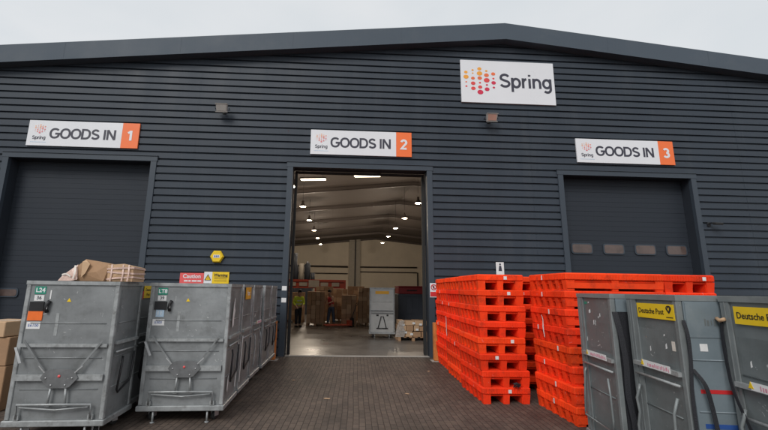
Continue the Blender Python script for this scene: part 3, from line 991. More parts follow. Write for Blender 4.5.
pallet_stack(2.72, 7.17, -1, 8, 'the open-fronted stack nearest the camera on the aisle', ((0, ('f', .05)), (2, ('f', -.12)), (3, ('f', .17)), (6, ('f', .13)), (7, ('f', .08))))
pallet_stack(2.79, 8.43, -2, 8, 'the middle stack of the row beside the aisle', ((5, ('s', .2)), (2, ('s', -.2))))
pallet_stack(2.87, 9.69, -2, 8, 'the stack closest to the doorway', ((6, ('s', .1)), (5, ('s', -.2)), (3, ('s', .3))))
pallet_stack(3.74, 7.98, -2, 8, 'the half hidden stack behind the gap', ((6, ('f', -.25)),))
pallet_stack(3.82, 9.25, 1, 8, 'the far stack hidden behind the gap')
pallet_stack(3.98, 6.06, 0, 8, 'the broad stack behind the first slate container', ((7, ('s', .1)), (6, ('s', .1)), (5, ('s', -.1)), (4, ('s', .3)), (3, ('s', -.25)), (2, ('s', .2)), (1, ('s', -.1)), (0, ('s', .0))), wide=True)
pallet_stack(5.20, 6.22, 0, 8, 'the rightmost stack behind the slate containers', ((7, ('f', .22)),))

q = MB()
for k_ in range(5):
    pts_ = [(rnd.uniform(-.07, .07), rnd.uniform(-.05, .03), rnd.uniform(.008, .075)) for _ in range(6)]
    q.strap(pts_, .016, .004, (0, .5, 1))
o = q.build('tangled_strap', M['strap']); o.location = (2.88, 6.56, PH + .002)
tag(o, 'tangled black strap stuffed in a pocket of the front pallet stack, near the ground', 'strap')
for x_, y_, z_, sc_, lab_ in ((3.185, 6.12, 1.10, 1.0, 'long torn white strip on the side of the broad pallet stack'), (2.385, 8.9, .80, 1.3, 'torn white strip on the side of the pallets nearest the doorway')):
    q = MB(); q.prism([(.0, 0), (.018 * sc_, .02), (.05 * sc_, .16 * sc_), (.03 * sc_, .26 * sc_), (.06 * sc_, .34 * sc_), (.02 * sc_, .27 * sc_), (.02 * sc_, .12 * sc_)], 0, .004, axis='x')
    o = q.build('torn_paper', M['paper']); o.location = (x_, y_, z_); tag(o, lab_, 'paper', 'torn paper on the pallet stacks')

# ------------------------------------------------------------------ wheeled mail containers
def face_front(L_, D_): return Matrix(((1, 0, 0, 0), (0, -1, 0, 0), (0, 0, 1, 0), (0, 0, 0, 1)))
def face_left(L_, D_): return Matrix(((0, -1, 0, 0), (-1, 0, 0, D_), (0, 0, 1, 0), (0, 0, 0, 1)))
def face_right(L_, D_): return Matrix(((0, 1, 0, L_), (1, 0, 0, 0), (0, 0, 1, 0), (0, 0, 0, 1)))
# face coordinates: (s along the face, d outwards, z up)

def ftext(body, size, F, s, d, z, m, o, name='lettering', bold=0.0, sx=1.0):
    # lettering on a face: text plane is x-z facing -y, so map (x, y, z) -> (s, -d, z)
    T = F @ Tr(s, d, z) @ Matrix.Diagonal((1, -1, 1, 1))
    q = MB(); q.text(body, size, T, bold=bold, sx=sx, depth=.0008)
    return q.build(name, m, o, False)

def horn(F, s, d, z, r, o):
    q = MB(F)
    sh = [(s + r * 1.05 * math.cos(R(a_)), z + r * .55 + r * .75 * math.sin(R(a_))) for a_ in range(-20, 201, 20)] + [(s - r * .5, z - r * .35), (s, z - r * .8), (s + r * .5, z - r * .35)]
    q.prism(sh, d - .001, d)
    e = q.build('emblem', M['black'], o)
    MB(F).prism([(s - r * .55, z + r * .95), (s - r * .1, z + r * .45), (s + r * .35, z + r * .9), (s + r * .2, z + r * .2), (s, z - r * .1), (s - r * .3, z + r * .3)], d + .0003, d + .0008).build('emblem_cutout', M['yellow'], e)
    return e

def casters(W_, D_, o):
    for x, y in ((.14, .14), (W_ - .14, .14), (.14, D_ - .14), (W_ - .14, D_ - .14)):
        a = rnd.uniform(-.9, .9)
        T = Tr(x, y, 0) @ Matrix.Rotation(a, 4, 'Z')
        q = MB(T)
        q.box(-.035, -.028, -.02, .05, .05, .135); q.box(.028, .035, -.02, .05, .05, .135); q.box(-.05, .05, -.05, .05, .128, .142)
        c = q.build('caster', M['alu'], o)
        MB(T @ Tr(0, .01, .055) @ Matrix.Rotation(R(90), 4, 'Y')).lathe([(.02, -.024), (.05, -.022), (.055, -.015), (.055, .015), (.05, .022), (.02, .024)], n=16).build('wheel', M['rubber'], c)

def container(x, y, rz, W_, D_, H_, label, kind, sheet='galv', frame='galvf', front='v', side=None, sideface='right', lab=None, **kw):
    """x, y is the front left foot; the front face looks along -y, W_ wide, D_ deep"""
    o = empty('mail_container', (x, y, 0), R(rz))
    tag(o, label, 'container', 'wheeled metal mail containers')
    P, Fm = M[sheet], M[frame]
    b = .15
    t = .05
    # corner posts, rims, base
    q = MB()
    for px, py in ((0, 0), (W_ - t, 0), (0, D_ - t), (W_ - t, D_ - t)):
        q.cbox(px, px + t, py, py + t, b + .07, H_ - .045, .006)
    q.box(-.004, W_ + .004, -.004, t, H_ - .046, H_); q.box(-.004, W_ + .004, D_ - t, D_ + .004, H_ - .046, H_)
    q.box(-.004, t, t, D_ - t, H_ - .046, H_); q.box(W_ - t, W_ + .004, t, D_ - t, H_ - .046, H_)
    q.build('frame', Fm, o)
    q = MB(); q.cbox(-.02, W_ + .02, -.02, D_ + .02, b, b + .068, .008); q.build('base', Fm, o)
    casters(W_, D_, o)
    for px in (.20, W_ - .20):
        q = MB(); q.tube([(px, .02, .0125), (px, .02, b - .002)], .014, 6); q.lathe([(.03, .0), (.03, .012)], (px, .02, 0), 8)
        q.build('stabiliser', Fm, o)
    # sheet panels on all four sides and a top lid below the rim
    q = MB()
    z0, z1 = b + .07, H_ - .047
    q.box(t, W_ - t, .014, .020, z0, z1); q.box(t, W_ - t, D_ - .020, D_ - .014, z0, z1)
    q.box(.014, .020, t, D_ - t, z0, z1); q.box(W_ - .020, W_ - .014, t, D_ - t, z0, z1)
    # pressed swages
    for zz in kw.get('swage', (.56, .92, 1.33)):
        q.tube([(t + .06, .012, zz), (W_ - t - .06, .012, zz)], .007, 6)
        q.tube([(W_ - .012, t + .06, zz), (W_ - .012, D_ - t - .06, zz)], .007, 6)
        q.tube([(.012, t + .06, zz), (.012, D_ - t - .06, zz)], .007, 6)
    q.build('side_sheet', P, o)
    MB().box(t, W_ - t, t, D_ - t, H_ - .08, H_ - .06).build('lid', P, o)
    FF = face_front(W_, D_)
    if front == 'v':
        q = MB(FF)
        q.box(t + .002, W_ - t - .002, 0, .022, 1.05, 1.09)     # upper rail
        q.box(t + .002, W_ - t - .002, .0, .030, .665, .735)      # lower rail
        q.build('rail', M['railm'], o)
        cx = W_ * .515
        q = MB(FF)
        oct_ = [(cx - .215, .70), (cx - .17, .775), (cx - .10, .80), (cx + .10, .80), (cx + .17, .775), (cx + .215, .70), (cx + .13, .60), (cx + .09, .585), (cx - .09, .585), (cx - .13, .60)]
        q.prism(oct_, .034, .046); q.build('latch_plate', M['platem'], o)
        q = MB(FF)
        q.lathe([(.017, 0), (.015, .006)], n=14, T=FF @ Tr(cx, .047, .72) @ Matrix.Rotation(R(-90), 4, 'X'))
        q.build('badge', M['pinkred'], o)
        for s_ in (-1, 1):
            for dx, dz in ((.15, .70), (.08, .62)):
                q = MB(); q.lathe([(.010, 0), (.008, .008)], n=8, T=FF @ Tr(cx + s_ * dx, .0465, dz) @ Matrix.Rotation(R(-90), 4, 'X'))
                q.build('bolt', M['alu'], o)
        q = MB(FF)
        for s_ in (-1, 1):
            xe = t + .05 if s_ < 0 else W_ - t - .05
            dv = Vector((xe - cx - s_ * .19, 0, .35)); q.ribbon([(xe, .034, 1.13), (cx + s_ * .19, .036, .78)], .022, .008, (dv.z, 0, -dv.x))
            q.build('brace', P, o); q = MB(FF)
        q = MB(FF)
        for s_ in (-1, 1):
            q.ribbon([(cx + s_ * .235, .045, .825), (cx + s_ * .185, .048, .775)], .040, .014, (.7, 0, .7 * s_)); q.build('latch_lever', M['alu'], o); q = MB(FF)
        q.ribbon([(t - .03, .035, 1.05), (t + .06, .05, .87)], .030, .010, (1, 0, 0.3))
        q.build('latch_lever', M['alu'], o)
        q = MB(FF)
        for s_ in (-1, 1):
            q.tube([(cx + s_ * .085, .030, .585), (cx + s_ * .10, .028, .40)], .013, 6)
            q.box(cx + s_ * .10 - .025, cx + s_ * .10 + .025, .0, .03, .375, .40)
        q.tube([(t + .09, .02, .24), (t + .09, .035, .40), (W_ - t - .09, .035, .40), (W_ - t - .09, .02, .24)], .014, 6)
        q.tube([(t + .12, .032, .37), (cx, .032, .34), (W_ - t - .12, .032, .37)], .010, 6)
        q.box(t + .06, t + .12, -.01, .02, .225, .28); q.box(W_ - t - .12, W_ - t - .06, -.01, .02, .225, .28)
        q.build('handle', Fm, o)
        # paper and plate labels upper left
        lx = t + .05
        q = MB(FF); q.box(lx, lx + .13, -.013, -.010, 1.68, 1.775); q.build('code_label', M['green'], o)
        ftext(lab[0], .075, FF, lx + .066, -.009, 1.727, M['white'], o, bold=.002)
        q = MB(FF); q.box(lx + .005, lx + .12, -.013, -.010, 1.598, 1.668); q.build('label', M['paper'], o)
        ftext(lab[1], .06, FF, lx + .062, -.009, 1.633, M['ink'], o, bold=.001)
        q = MB(FF); q.box(lx - .03, lx + .135, -.013, 0.0, 1.475, 1.588); q.build('card_holder', M['black'], o)
        if lab[2]:
            q = MB(FF); q.box(lx - .035, lx + .135, -.013, -.004, 1.36, 1.472); q.build('label', M['olabel'], o)
        else:
            q = MB(FF); q.box(lx - .0, lx + .11, -.013, -.009, 1.375, 1.475); q.build('label', M['lblue'], o)
            ftext('11', .08, FF, lx + .05, -.008, 1.425, M['paper'], o)
        q = MB(FF); q.box(lx - .035, lx + .125, -.013, -.010, 1.26, 1.345); q.build('label', M['paper'], o)
        ftext(lab[3], .05, FF, lx + .045, -.009, 1.30, M['blue'], o)
        q = MB(FF)
        q.tube([(lx + .20, .0, 1.60), (lx + .185, .015, 1.56), (lx + .175, .015, 1.50), (lx + .185, .0, 1.46)], .022, 8)
        q.build('door_latch', M['black'], o)
        q = MB(FF)
        if lab[2]:
            q.box(lx + .185, lx + .20, -.013, -.010, 1.62, 1.73)
        q.box(lx + .183, lx + .197, .026, .029, 1.50, 1.57)
        q.build('label', M['paper'], o)
        q = MB(FF)
        tcx = t + .47
        q.prism([(tcx - .026, 1.59), (tcx + .026, 1.59), (tcx, 1.635)], -.013, -.010); q.build('hazard_triangle', M['yellow'], o)
        q = MB(FF)      # tubular stiffener seen as a vertical smear mark
        q.box(W_ * .355, W_ * .39, -.0135, -.011, 1.18, 1.45); q.build('scuff_strip', Fm, o)
    elif front == 'plain':
        q = MB(FF)
        q.box(t + .001, W_ - t - .001, -.012, .004, z0 + .002, z1 - .002)
        q.build('front_sheet', M['bluish'], o)
        q = MB(FF)
        for zz in (1.26, .86, .47):
            q.tube([(t + .02, .006, zz), (W_ - t - .02, .006, zz)], .006, 6)
        q.box(t + .012, W_ - t - .012, .0045, .010, 1.44, z1 - .01)
        q.build('sheet_fold', M['bluish'], o)
        q = MB(FF); q.box(.10, .34, .0045, .0065, 1.000, 1.030); q.build('tape', M['red'], o)
        q = MB(FF); q.box(.10, .34, .0045, .0065, .735, .770); q.build('tape', M['blue'], o)
        q = MB(FF); q.box(.14, .20, .0045, .0065, 1.33, 1.39); q.build('label', M['paper'], o)
        q = MB(FF)
        x_ = .20
        while x_ < .62:
            w_ = rnd.uniform(.008, .022); q.box(x_, x_ + w_, .0102, .0112, 1.535 + rnd.uniform(0, .01), 1.57 + rnd.uniform(0, .025)); x_ += w_ + rnd.uniform(.006, .014)
        q.build('worn_print', M['slate'], o)
        q = MB(FF)
        pts = [(.03, .02, 1.58), (.04, .035, 1.45), (.035, .035, 1.25), (.015, .03, 1.0), (.012, .03, .75), (.015, .03, .5), (.02, .03, .25)]
        q.strap(pts, .024, .006, (1, .3, 0)); q.build('strap', M['strap'], o)
        q = MB(FF)
        pts = [(.05, .02, 1.19), (.10, .06, 1.08), (.13, .06, .92), (.15, .06, .7), (.18, .05, .45), (.2, .05, .25)]
        q.strap(pts, .030, .006, (1, .2, 0)); q.build('strap', M['strap'], o)
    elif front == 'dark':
        q = MB(FF); q.box(t + .001, W_ - t - .001, -.012, .004, z0 + .002, 1.60); q.build('gap_shade_sheet', M['strap'], o)  # black sheet paints the shaded gap towards the next container
        q = MB(FF); q.box(t + .001, W_ - t - .001, -.010, .008, 1.601, z1 - .002); q.build('sheet_fold', M['bluish'], o)
        q = MB(FF); q.strap([(.03, .012, 1.6), (.05, .04, 1.4), (.07, .05, 1.1), (.06, .05, .8), (.09, .05, .5), (.09, .04, .24)], .05, .008, (1, .3, 0)); q.build('strap', M['strap'], o)
    elif front == 'pale':
        q = MB(FF)
        q.box(t + .002, W_ - t - .002, 0, .022, .985, 1.02); q.box(t + .002, W_ - t - .002, 0, .022, .90, .93); q.build('rail', M['galv'], o)
        q = MB(FF); cx = W_ / 2
        q.tube([(cx - .16, .02, .35), (cx - .04, .03, .8), (cx + .04, .03, .8), (cx + .16, .02, .35)], .014, 6)
        q.tube([(cx - .22, .02, .36), (cx + .22, .02, .36)], .014, 6)
        q.build('handle', M['black'], o)
        q = MB(FF); q.box(cx - .26, cx + .26, -.013, -.010, 1.62, 1.73); q.build('sticker', M['yamber'], o)
        q = MB(FF); q.box(cx - .22, cx - .13, -.013, -.010, .80, .86); q.box(cx + .17, cx + .24, -.013, -.010, .80, .86); q.build('label', M['black'], o)
    # aisle side
    FS = face_left(W_, D_) if sideface == 'left' else face_right(W_, D_)
    S = D_
    if kw.get('stile'):
        q = MB(FS)
        w_ = kw['stile']
        q.box(.052, w_, -.012, .0, z0 + .002, z1 - .002)
        q.box(w_ * .55, w_ * .62, .0005, .007, z0 + .002, z1 - .002)
        q.build('stile', Fm, o)
    if side:
        q = MB(FS)
        zr = kw.get('zr', (1.09, .98))
        zi = kw.get('slope', 0.0)
        q.prism([(t + .02, zr[0] - .018), (S - t + .01, zr[0] - .018), (S - t + .01, zr[0] + .018), (t + .02, zr[0] + .018)], -.012, .030)
        q.tube([(t + .03, .02, zr[1]), (S - t, .02, zr[1])], .013, 6)
        q.build('rail', M['railm'], o)
        q = MB(FS)
        if side == 'rods':
            q.tube([(.13, .02, .92), (.13, .035, .88), (.09, .04, .62), (.055, .035, .42), (.04, .03, .38), (S - .12, .03, .37), (S - .09, .04, .5), (S - .10, .04, .75), (S - .14, .03, .9)], .011, 6)
        elif side == 'bent':
            q.tube([(.12, .02, .93), (.13, .04, .88), (.10, .05, .80), (.125, .05, .68), (.08, .05, .55), (.09, .05, .46), (.03, .04, .36)], .013, 6); q.build('gate_rod', Fm, o); q = MB(FS)
            q.tube([(S - .10, .02, .93), (S - .12, .05, .80), (S - .13, .05, .62), (S - .09, .05, .45), (S - .12, .04, .30)], .012, 6)
        elif side == 'loop':
            q.tube([(.26, .02, .90), (.22, .04, .84), (.16, .04, .52), (.20, .035, .48), (S - .2, .03, .56), (S - .16, .03, .6), (S - .13, .03, .93)], .014, 6)
        q.build('gate_rod', M['black'] if side == 'loop' else Fm, o)
        if side in ('rods', 'bent'):
            q = MB(FS)
            q.box(.22, S - .13, .0305, .0330, zr[0] - .012, zr[0] + .048); q.build('label_strip', M['paper'], o)
            q = MB(FS)
            x_ = .30
            while x_ < S - .14:
                w_ = rnd.uniform(.007, .016)
                q.box(x_, x_ + w_, .0335, .0345, zr[0] + rnd.uniform(-.004, .004), zr[0] + rnd.uniform(.02, .036)); x_ += w_ + rnd.uniform(.005, .012)
            q.build('pink_print', M['pink'], o)
            q = MB(FS); q.prism([(.20, zr[0] + .0), (.245, zr[0] + .0), (.222, zr[0] + .05)], .0335, .0350); q.build('hazard_triangle', M['yellow'], o)
            # peeling sticker remains
            for n_ in range(kw.get('peel', 7)):
                sx_ = rnd.uniform(.15, S - .12); zz_ = rnd.uniform(1.2, 1.68)
                if zz_ > 1.5 and side == 'bent': continue
                w_ = rnd.uniform(.010, .024); h_ = rnd.uniform(.02, .07)
                MB(FS).prism([(sx_, zz_), (sx_ + w_, zz_ + .01), (sx_ + w_ * .8, zz_ + h_), (sx_ + w_ * .2, zz_ + h_ * .8)], -.0135, -.0115).build('sticker_remains', M['paper'], o)
        q = MB(FS)
        q.box(t + .06, S - t - .05, -.0138, -.0118, 1.22, H_ - .10) if side == 'loop' else q.box(t + .07, S - t - .05, -.0138, -.0122, 1.17, 1.47)
        q.build('worn_panel', P, o)
    return o, FS

CW, CD = 1.11, .66
# left side: front-left container and those behind it
container(-3.93, 5.12, 2, CW, CD, 1.845, 'grey metal container with orange card at the far left, brown parcels on top', 'a', lab=('L24', '36', True, 'E6100'), side='loop')
o2, FS = container(-4.05, 5.90, 2, CW, CD, 1.84, 'grey metal container behind the far left one, yellow and red tag on its corner', 'a', side='loop', lab=('L21', '30', True, 'E100'))
q = MB(FS); q.box(.10, .42, .001, .005, 1.62, 1.80); q.build('sticker', M['yellow'], o2)
q = MB(FS); q.box(.02, .10, .001, .006, 1.60, 1.72); q.build('red_tag', M['red'], o2)
ftext('Deutsche', .06, FS, .26, .0062, 1.74, M['black'], o2); ftext('Post', .06, FS, .24, .0062, 1.67, M['black'], o2)
container(-4.10, 6.70, 1, CW, CD, 1.84, 'grey metal container third in the far left row, mostly hidden', 'a', side='loop', lab=('L20', '31', False, 'E100'))
# second row along the aisle
cb1, FB1 = container(-2.69, 5.71, 2, CW, .76, 1.845, 'grey metal container with green LT8 tag at the front of the aisle row', 'a', lab=('LT8', '39', False, 'E300'), side='loop')
o3, FS = container(-2.72, 6.60, 1, CW, .76, 1.845, 'grey metal container second in the aisle row with amber sticker', 'a', side='loop', lab=('L12', '33', True, 'E100'))
q = MB(FS); q.box(.14, .56, .001, .005, 1.60, 1.80); q.build('sticker', M['yamber'], o3)
ftext('Post', .12, FS, .35, .0062, 1.70, M['paper'], o3)
container(-2.76, 7.60, 0, CW, .76, 1.845, 'grey metal container third in the aisle row with pale side rods', 'a', side='bent', zr=(1.12, 1.0), peel=3, lab=('L13', '34', True, 'E100'))
container(-2.74, 8.58, 0, CW, .74, 1.845, 'grey metal container fourth in the aisle row', 'a', side='loop', lab=('L15', '35', True, 'E100'))
container(-2.74, 9.42, 0, CW, .72, 1.845, 'grey metal container last in the aisle row, against the door jamb', 'a', side='loop', lab=('L16', '37', True, 'E100'))
q = MB(FB1); q.ribbon([(.60, .012, .32), (.66, .02, .98)], .022, .008, (1, 0, 0)); q.build('pale_rod', M['paper'], cb1)
q = MB(FS); q.ribbon([(.03, .012, .32), (.06, .02, 1.02)], .022, .008, (1, 0, 0)); q.build('pale_rod', M['paper'], o3)
# torn white paper on two sides
for k, (cx_, cy_, cz_, sc_) in enumerate(((-1.573, 5.93, 1.22, 1.0), (-1.573, 5.88, .36, .5))):
    pts = [(0, 0), (.05, .03), (.06, .16), (.10, .24), (.05, .30), (.06, .42), (.02, .36), (-.02, .20), (-.03, .08)]
    q = MB(); q.prism([(a_ * sc_, b_ * sc_) for a_, b_ in pts], 0, .003, axis='x')
    o = q.build('torn_paper', M['paper']); o.location = (cx_, cy_, cz_); o.rotation_euler = (0, 0, R(2))
    tag(o, ('long torn strip of white paper' if k == 0 else 'small torn scrap of white paper low down') + ' stuck to the side of the LT8 container', 'paper', 'torn paper on the container side')

# right side: slate containers, left face on the aisle, front face with straps
SW_, SH_ = 1.05, 1.785
def slate(F, rz, label, side, front, SD_=.77, **kw):
    a = R(-rz)        # far-left corner F, depth runs away from the camera
    x = F[0] - SD_ * math.sin(a)
    y = F[1] - SD_ * math.cos(a)
    return container(x, y, rz, SW_, SD_, SH_, label, 'c', 'slate', 'slatef', front=front, side=side, sideface='left', **kw)
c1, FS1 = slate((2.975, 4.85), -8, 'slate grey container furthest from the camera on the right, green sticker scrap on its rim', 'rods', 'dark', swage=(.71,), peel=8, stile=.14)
q = MB(FS1); q.box(.16, .22, -.0135, -.0115, 1.66, 1.69); q.build('sticker_remains', M['green'], c1)
c2, FS2 = slate((2.965, 3.98), -8, 'slate grey container with whole yellow Deutsche Post sticker', 'bent', 'plain', swage=(.77,), peel=5, stile=.155, SD_=.735, zr=(1.13, 1.035))
c3, FS3 = slate((3.17, 3.17), -8, 'slate grey container nearest the camera, its yellow sticker cut by the picture edge', 'bent', 'plain', swage=(.55, 1.18), peel=3, zr=(1.105, .865), stile=.09)
for o, FS, s0, s1 in ((c2, FS2, .185, .705), (c3, FS3, .135, .66)):
    q = MB(FS); q.box(s0, s1, .0006, .004, 1.57, 1.705); q.build('sticker', M['yellow'], o)
    ftext('Deutsche Post', .070, FS, s0 + .205, .0052, 1.635, M['black'], o, bold=.0006, sx=.88)
    horn(FS, s1 - .065, .005, 1.650, .034, o)
    q = MB(FS); q.box(s1 - .105, s1 - .02, .0042, .0052, 1.588, 1.596); q.build('small_print', M['black'], o)
q = MB(FS2); q.box(.60, .64, -.0135, -.011, 1.31, 1.39); q.build('label', M['tape'], c2)
q = MB(FS3); q.strap([(.01, .012, 1.58), (.015, .025, 1.4), (.03, .03, 1.2), (.05, .035, 1.08), (.10, .04, .95), (.15, .035, .83), (.16, .03, .79)], .030, .006, (1, 0, 0)); q.build('strap', M['strap'], c3)
q = MB(FS3); q.tube([(-.02, .02, 1.60), (.02, .03, 1.585), (.06, .02, 1.60)], .016, 6); q.build('knot', M['cardlt'], c3)

# ------------------------------------------------------------------ cardboard
def carton(name, x, y, z, rz, w, d, h, label, m='card', group=None, flaps=False, tape=True):
    o = empty(name, (x, y, z), R(rz))
    tag(o, label, 'box', group)
    q = MB(); q.cbox(-w / 2, w / 2, -d / 2, d / 2, 0.002, h, .008); q.build('carton', M[m], o)
    if tape:
        q = MB(); q.box(-w / 2 - .001, w / 2 + .001, -.03, .03, h + .0005, h + .002); q.box(-.028, .028, -d / 2 - .0025, -d / 2 - .0005, h * .72, h); q.build('tape', M['tape'], o)
    if flaps:
        q = MB(); q._add([(-w / 2, -d / 2, h), (w / 2, -d / 2, h), (w / 2 + .02, -d / 2 - .10, h + .08), (-w / 2 + .01, -d / 2 - .12, h + .05)], [(0, 1, 2, 3)]); q._add([(-w / 2, d / 2, h), (w / 2, d / 2, h), (w / 2, d / 2 + .05, h + .10), (-w / 2, d / 2 + .05, h + .09)], [(3, 2, 1, 0)]); q.build('flap', M['cardlt'], o)
    return o
carton('cardboard_box', -5.18, 6.45, 0, 6, .62, .6, .62, 'large brown cardboard box on the ground left of the first container', group='cardboard boxes at the far left')
carton('cardboard_box', -5.15, 6.44, .625, 3, .58, .56, .40, 'brown cardboard box with open flaps on the larger box at far left', 'card', group='cardboard boxes at the far left')
carton('cardboard_box', -5.13, 6.42, 1.03, -8, .50, .50, .22, 'flat pale box topmost of the far left boxes', 'cardlt', group='cardboard boxes at the far left')

# crushed brown parcel and striped wrapped parcel on the left container
def hull(pts, name, m, o, jit=0.0):
    q = MB()
    for p in pts:
        q.bm.verts.new(Vector(p) + Vector([rnd.uniform(-jit, jit) for _ in range(3)]))
    bmesh.ops.convex_hull(q.bm, input=q.bm.verts)
    bmesh.ops.delete(q.bm, geom=[v_ for v_ in q.bm.verts if not v_.link_faces], context='VERTS')
    return q.build(name, m, o)
o = empty('crushed_parcel', (-3.26, 5.45, 1.847), R(-3))
tag(o, 'crushed brown paper parcel with a folded corner on the far left container', 'parcel')
hull([(-.30, -.20, .003), (.20, -.22, .003), (.22, .2, .003), (-.30, .18, .003), (-.16, -.21, .20), (-.08, -.19, .285), (.06, -.18, .262), (.22, -.16, .225),
      (.23, .18, .21), (-.05, .2, .265), (-.20, .15, .16), (.10, -.235, .12), (-.05, -.24, .10)], 'wrapping', M['card'], o)
hull([(-.42, -.18, .003), (-.40, .1, .003), (-.20, -.245, .003), (-.16, -.25, .06), (-.22, -.235, .15), (-.17, -.20, .215), (-.24, .05, .15), (-.36, -.19, .07), (-.12, -.248, .02)], 'film_fold', M['wrap'], o)
hull([(-.075, -.247, .05), (-.02, -.258, .10), (.02, -.250, .22), (-.06, -.218, .275), (-.10, -.225, .25), (-.04, -.24, .25)], 'creased_flap', M['cardlt'], o)
q = MB(); q.strap([(-.18, -.232, .20), (-.15, -.262, .12), (-.16, -.268, .03)], .022, .003, (1, 0, .2)); q.build('tape', M['tape'], o)
q = MB(); q.strap([(-.36, -.20, .08), (-.28, -.24, .09), (-.20, -.262, .06)], .020, .003, (0, 0, 1)); q.build('tape', M['tape'], o)
o = empty('wrapped_parcel', (-2.93, 5.46, 1.847), R(4))
tag(o, 'brown parcel bound with pale pinkish tape at the right of the crushed one', 'parcel')
hull([(-.14, -.19, .003), (.17, -.18, .003), (.17, .18, .003), (-.14, .19, .003), (-.15, -.185, .215), (.05, -.18, .235), (.165, -.17, .20), (.17, .17, .195), (-.14, .18, .22), (.0, -.205, .10)], 'wrapping', M['cardlt'], o)
for zz, dz in ((.05, .02), (.115, -.012), (.175, .014)):
    q = MB(); q.ribbon([(-.155, -.19, zz - dz), (.0, -.213, zz), (.178, -.182, zz + dz * .6), (.180, .17, zz)], .022, .003, (0, 0, 1)); q.build('tape_band', M['wrap'], o)
for xx in (-.09, .05, .12):
    q = MB(); q.ribbon([(xx, -.208, .005), (xx + .01, -.212, .10), (xx - .005, -.188, .222)], .018, .003, (1, 0, 0)); q.build('tape_band', M['wrap'], o)
o = empty('flat_carton', (-3.05, 5.50, 1.847), R(-12))
tag(o, 'flat brown carton under the parcels on the far left container rim', 'box')
MB().cbox(-.42, -.24, .12, .27, 0, .10, .01).build('carton', M['card'], o)

# ------------------------------------------------------------------ inside the warehouse
container(1.09, 15.05, -3, .95, .8, 1.86, 'pale metal container with yellow sticker standing inside the doorway', 'i', 'lightc', 'galvf', front='pale', swage=(1.33,))
# dark storage crates and dark red cases
def big_crate(x, y, w, d, h, label):
    o = empty('storage_crate', (x, y, 0)); tag(o, label, 'crate', 'dark crates inside the doorway')
    q = MB(); q.cbox(0, w, 0, d, .10, h, .02); q.build('body', M['darkcage'], o)
    q = MB()
    for k in range(5):
        xx = .03 + k * (w - .1) / 4
        q.box(xx, xx + .04, -.022, -.001, .16, h - .09)
    q.box(-.02, w + .02, -.035, -.001, h - .085, h - .01); q.box(-.015, w + .015, -.03, -.001, .10, .158); q.box(.0, w, -.02, -.001, h * .5, h * .5 + .03)
    q.build('rib', M['darkcage'], o)
    q = MB()
    for xx in (.03, w / 2 - .06, w - .15):
        q.box(xx, xx + .12, .02, d - .02, 0, .10)
    q.build('foot', M['darkcage'], o)
big_crate(2.38, 16.4, 1.15, 1.1, 1.62, 'dark blue grey plastic crate behind the wrapped pallet, left one')
big_crate(3.60, 16.4, 1.15, 1.1, 1.62, 'dark blue grey plastic crate behind the right door jamb')
for k, x in enumerate((2.40, 3.62)):
    o = empty('lidded_case', (x, 16.4, 1.62)); tag(o, 'dark red plastic case on the %s dark crate' % ('left' if k == 0 else 'right'), 'case', 'dark red cases on the crates')
    MB().cbox(0, 1.12, 0, 1.05, 0.0, .27, .02).build('body', M['darkred'], o)
    q = MB(); q.cbox(-.02, 1.14, -.02, 1.07, .272, .33, .012); q.build('lid', M['darkred'], o)
    q = MB(); q.box(.35, .77, -.03, -.001, .12, .17); q.build('handle', M['black'], o)
# shrink wrapped pallet of parcels
def wood_pallet(x, y, w, d, label):
    o = empty('wooden_pallet', (x, y, 0)); tag(o, label, 'pallet', 'wooden pallets inside the warehouse')
    q = MB()
    n = 6
    for k in range(n):
        a_ = k * (w - .1) / (n - 1)
        q.box(a_, a_ + .1, 0, d, .118, .14)
    q.build('deck_boards', M['card'], o)
    q = MB()
    for a_ in (0, w / 2 - .05, w - .1):
        for b_ in (0, d / 2 - .07, d - .14):
            q.box(a_, a_ + .1, b_, b_ + .14, .02, .117)
        q.box(a_, a_ + .1, 0, d, 0, .0195)
    q.build('blocks', M['card'], o)
wood_pallet(2.06, 14.25, 1.1, .9, 'wooden pallet under the wrapped parcels by the right jamb')
o = empty('parcel_load', (2.08, 14.28, .141)); tag(o, 'heap of brown parcels wrapped in cloudy film by the right jamb', 'parcels')
k = 0
z = 0
for row, hh in enumerate((.20, .20, .16)):
    xx = 0.0 + rnd.uniform(0, .04)
    while xx < 1.0:
        w_ = rnd.uniform(.20, .34)
        if xx + w_ > 1.08: w_ = 1.06 - xx
        if w_ < .08: break
        for yy in (0, .43):
            q = MB(Tr(xx + w_ / 2, yy + .2, z) @ Matrix.Rotation(rnd.uniform(-.05, .05), 4, 'Z'))
            q.cbox(-w_ / 2 + .01, w_ / 2 - .01, -.19, .19, .0, hh - rnd.uniform(.003, .03), .008)
            q.build('parcel', M['card'] if rnd.random() < .6 else M['cardlt'], o)
        xx += w_
    z += hh
q = MB()
for (a_, b_) in ((.12, .38), (.20, .12), (.62, .22), (.75, .40), (.42, .06), (.50, .44)):
    q.box(a_, a_ + .10, -.008, -.004, b_, b_ + .07)
q.build('label', M['paper'], o)
q = MB()
pr_ = [(-.12, 0), (-.10, .20), (-.04, .42), (.04, .56), (.10, .58), (.22, .57), (.16, .40), (.24, .2), (.20, 0)]
q.prism(pr_, -.035, -.030)
q.build('film', M['film'], o)

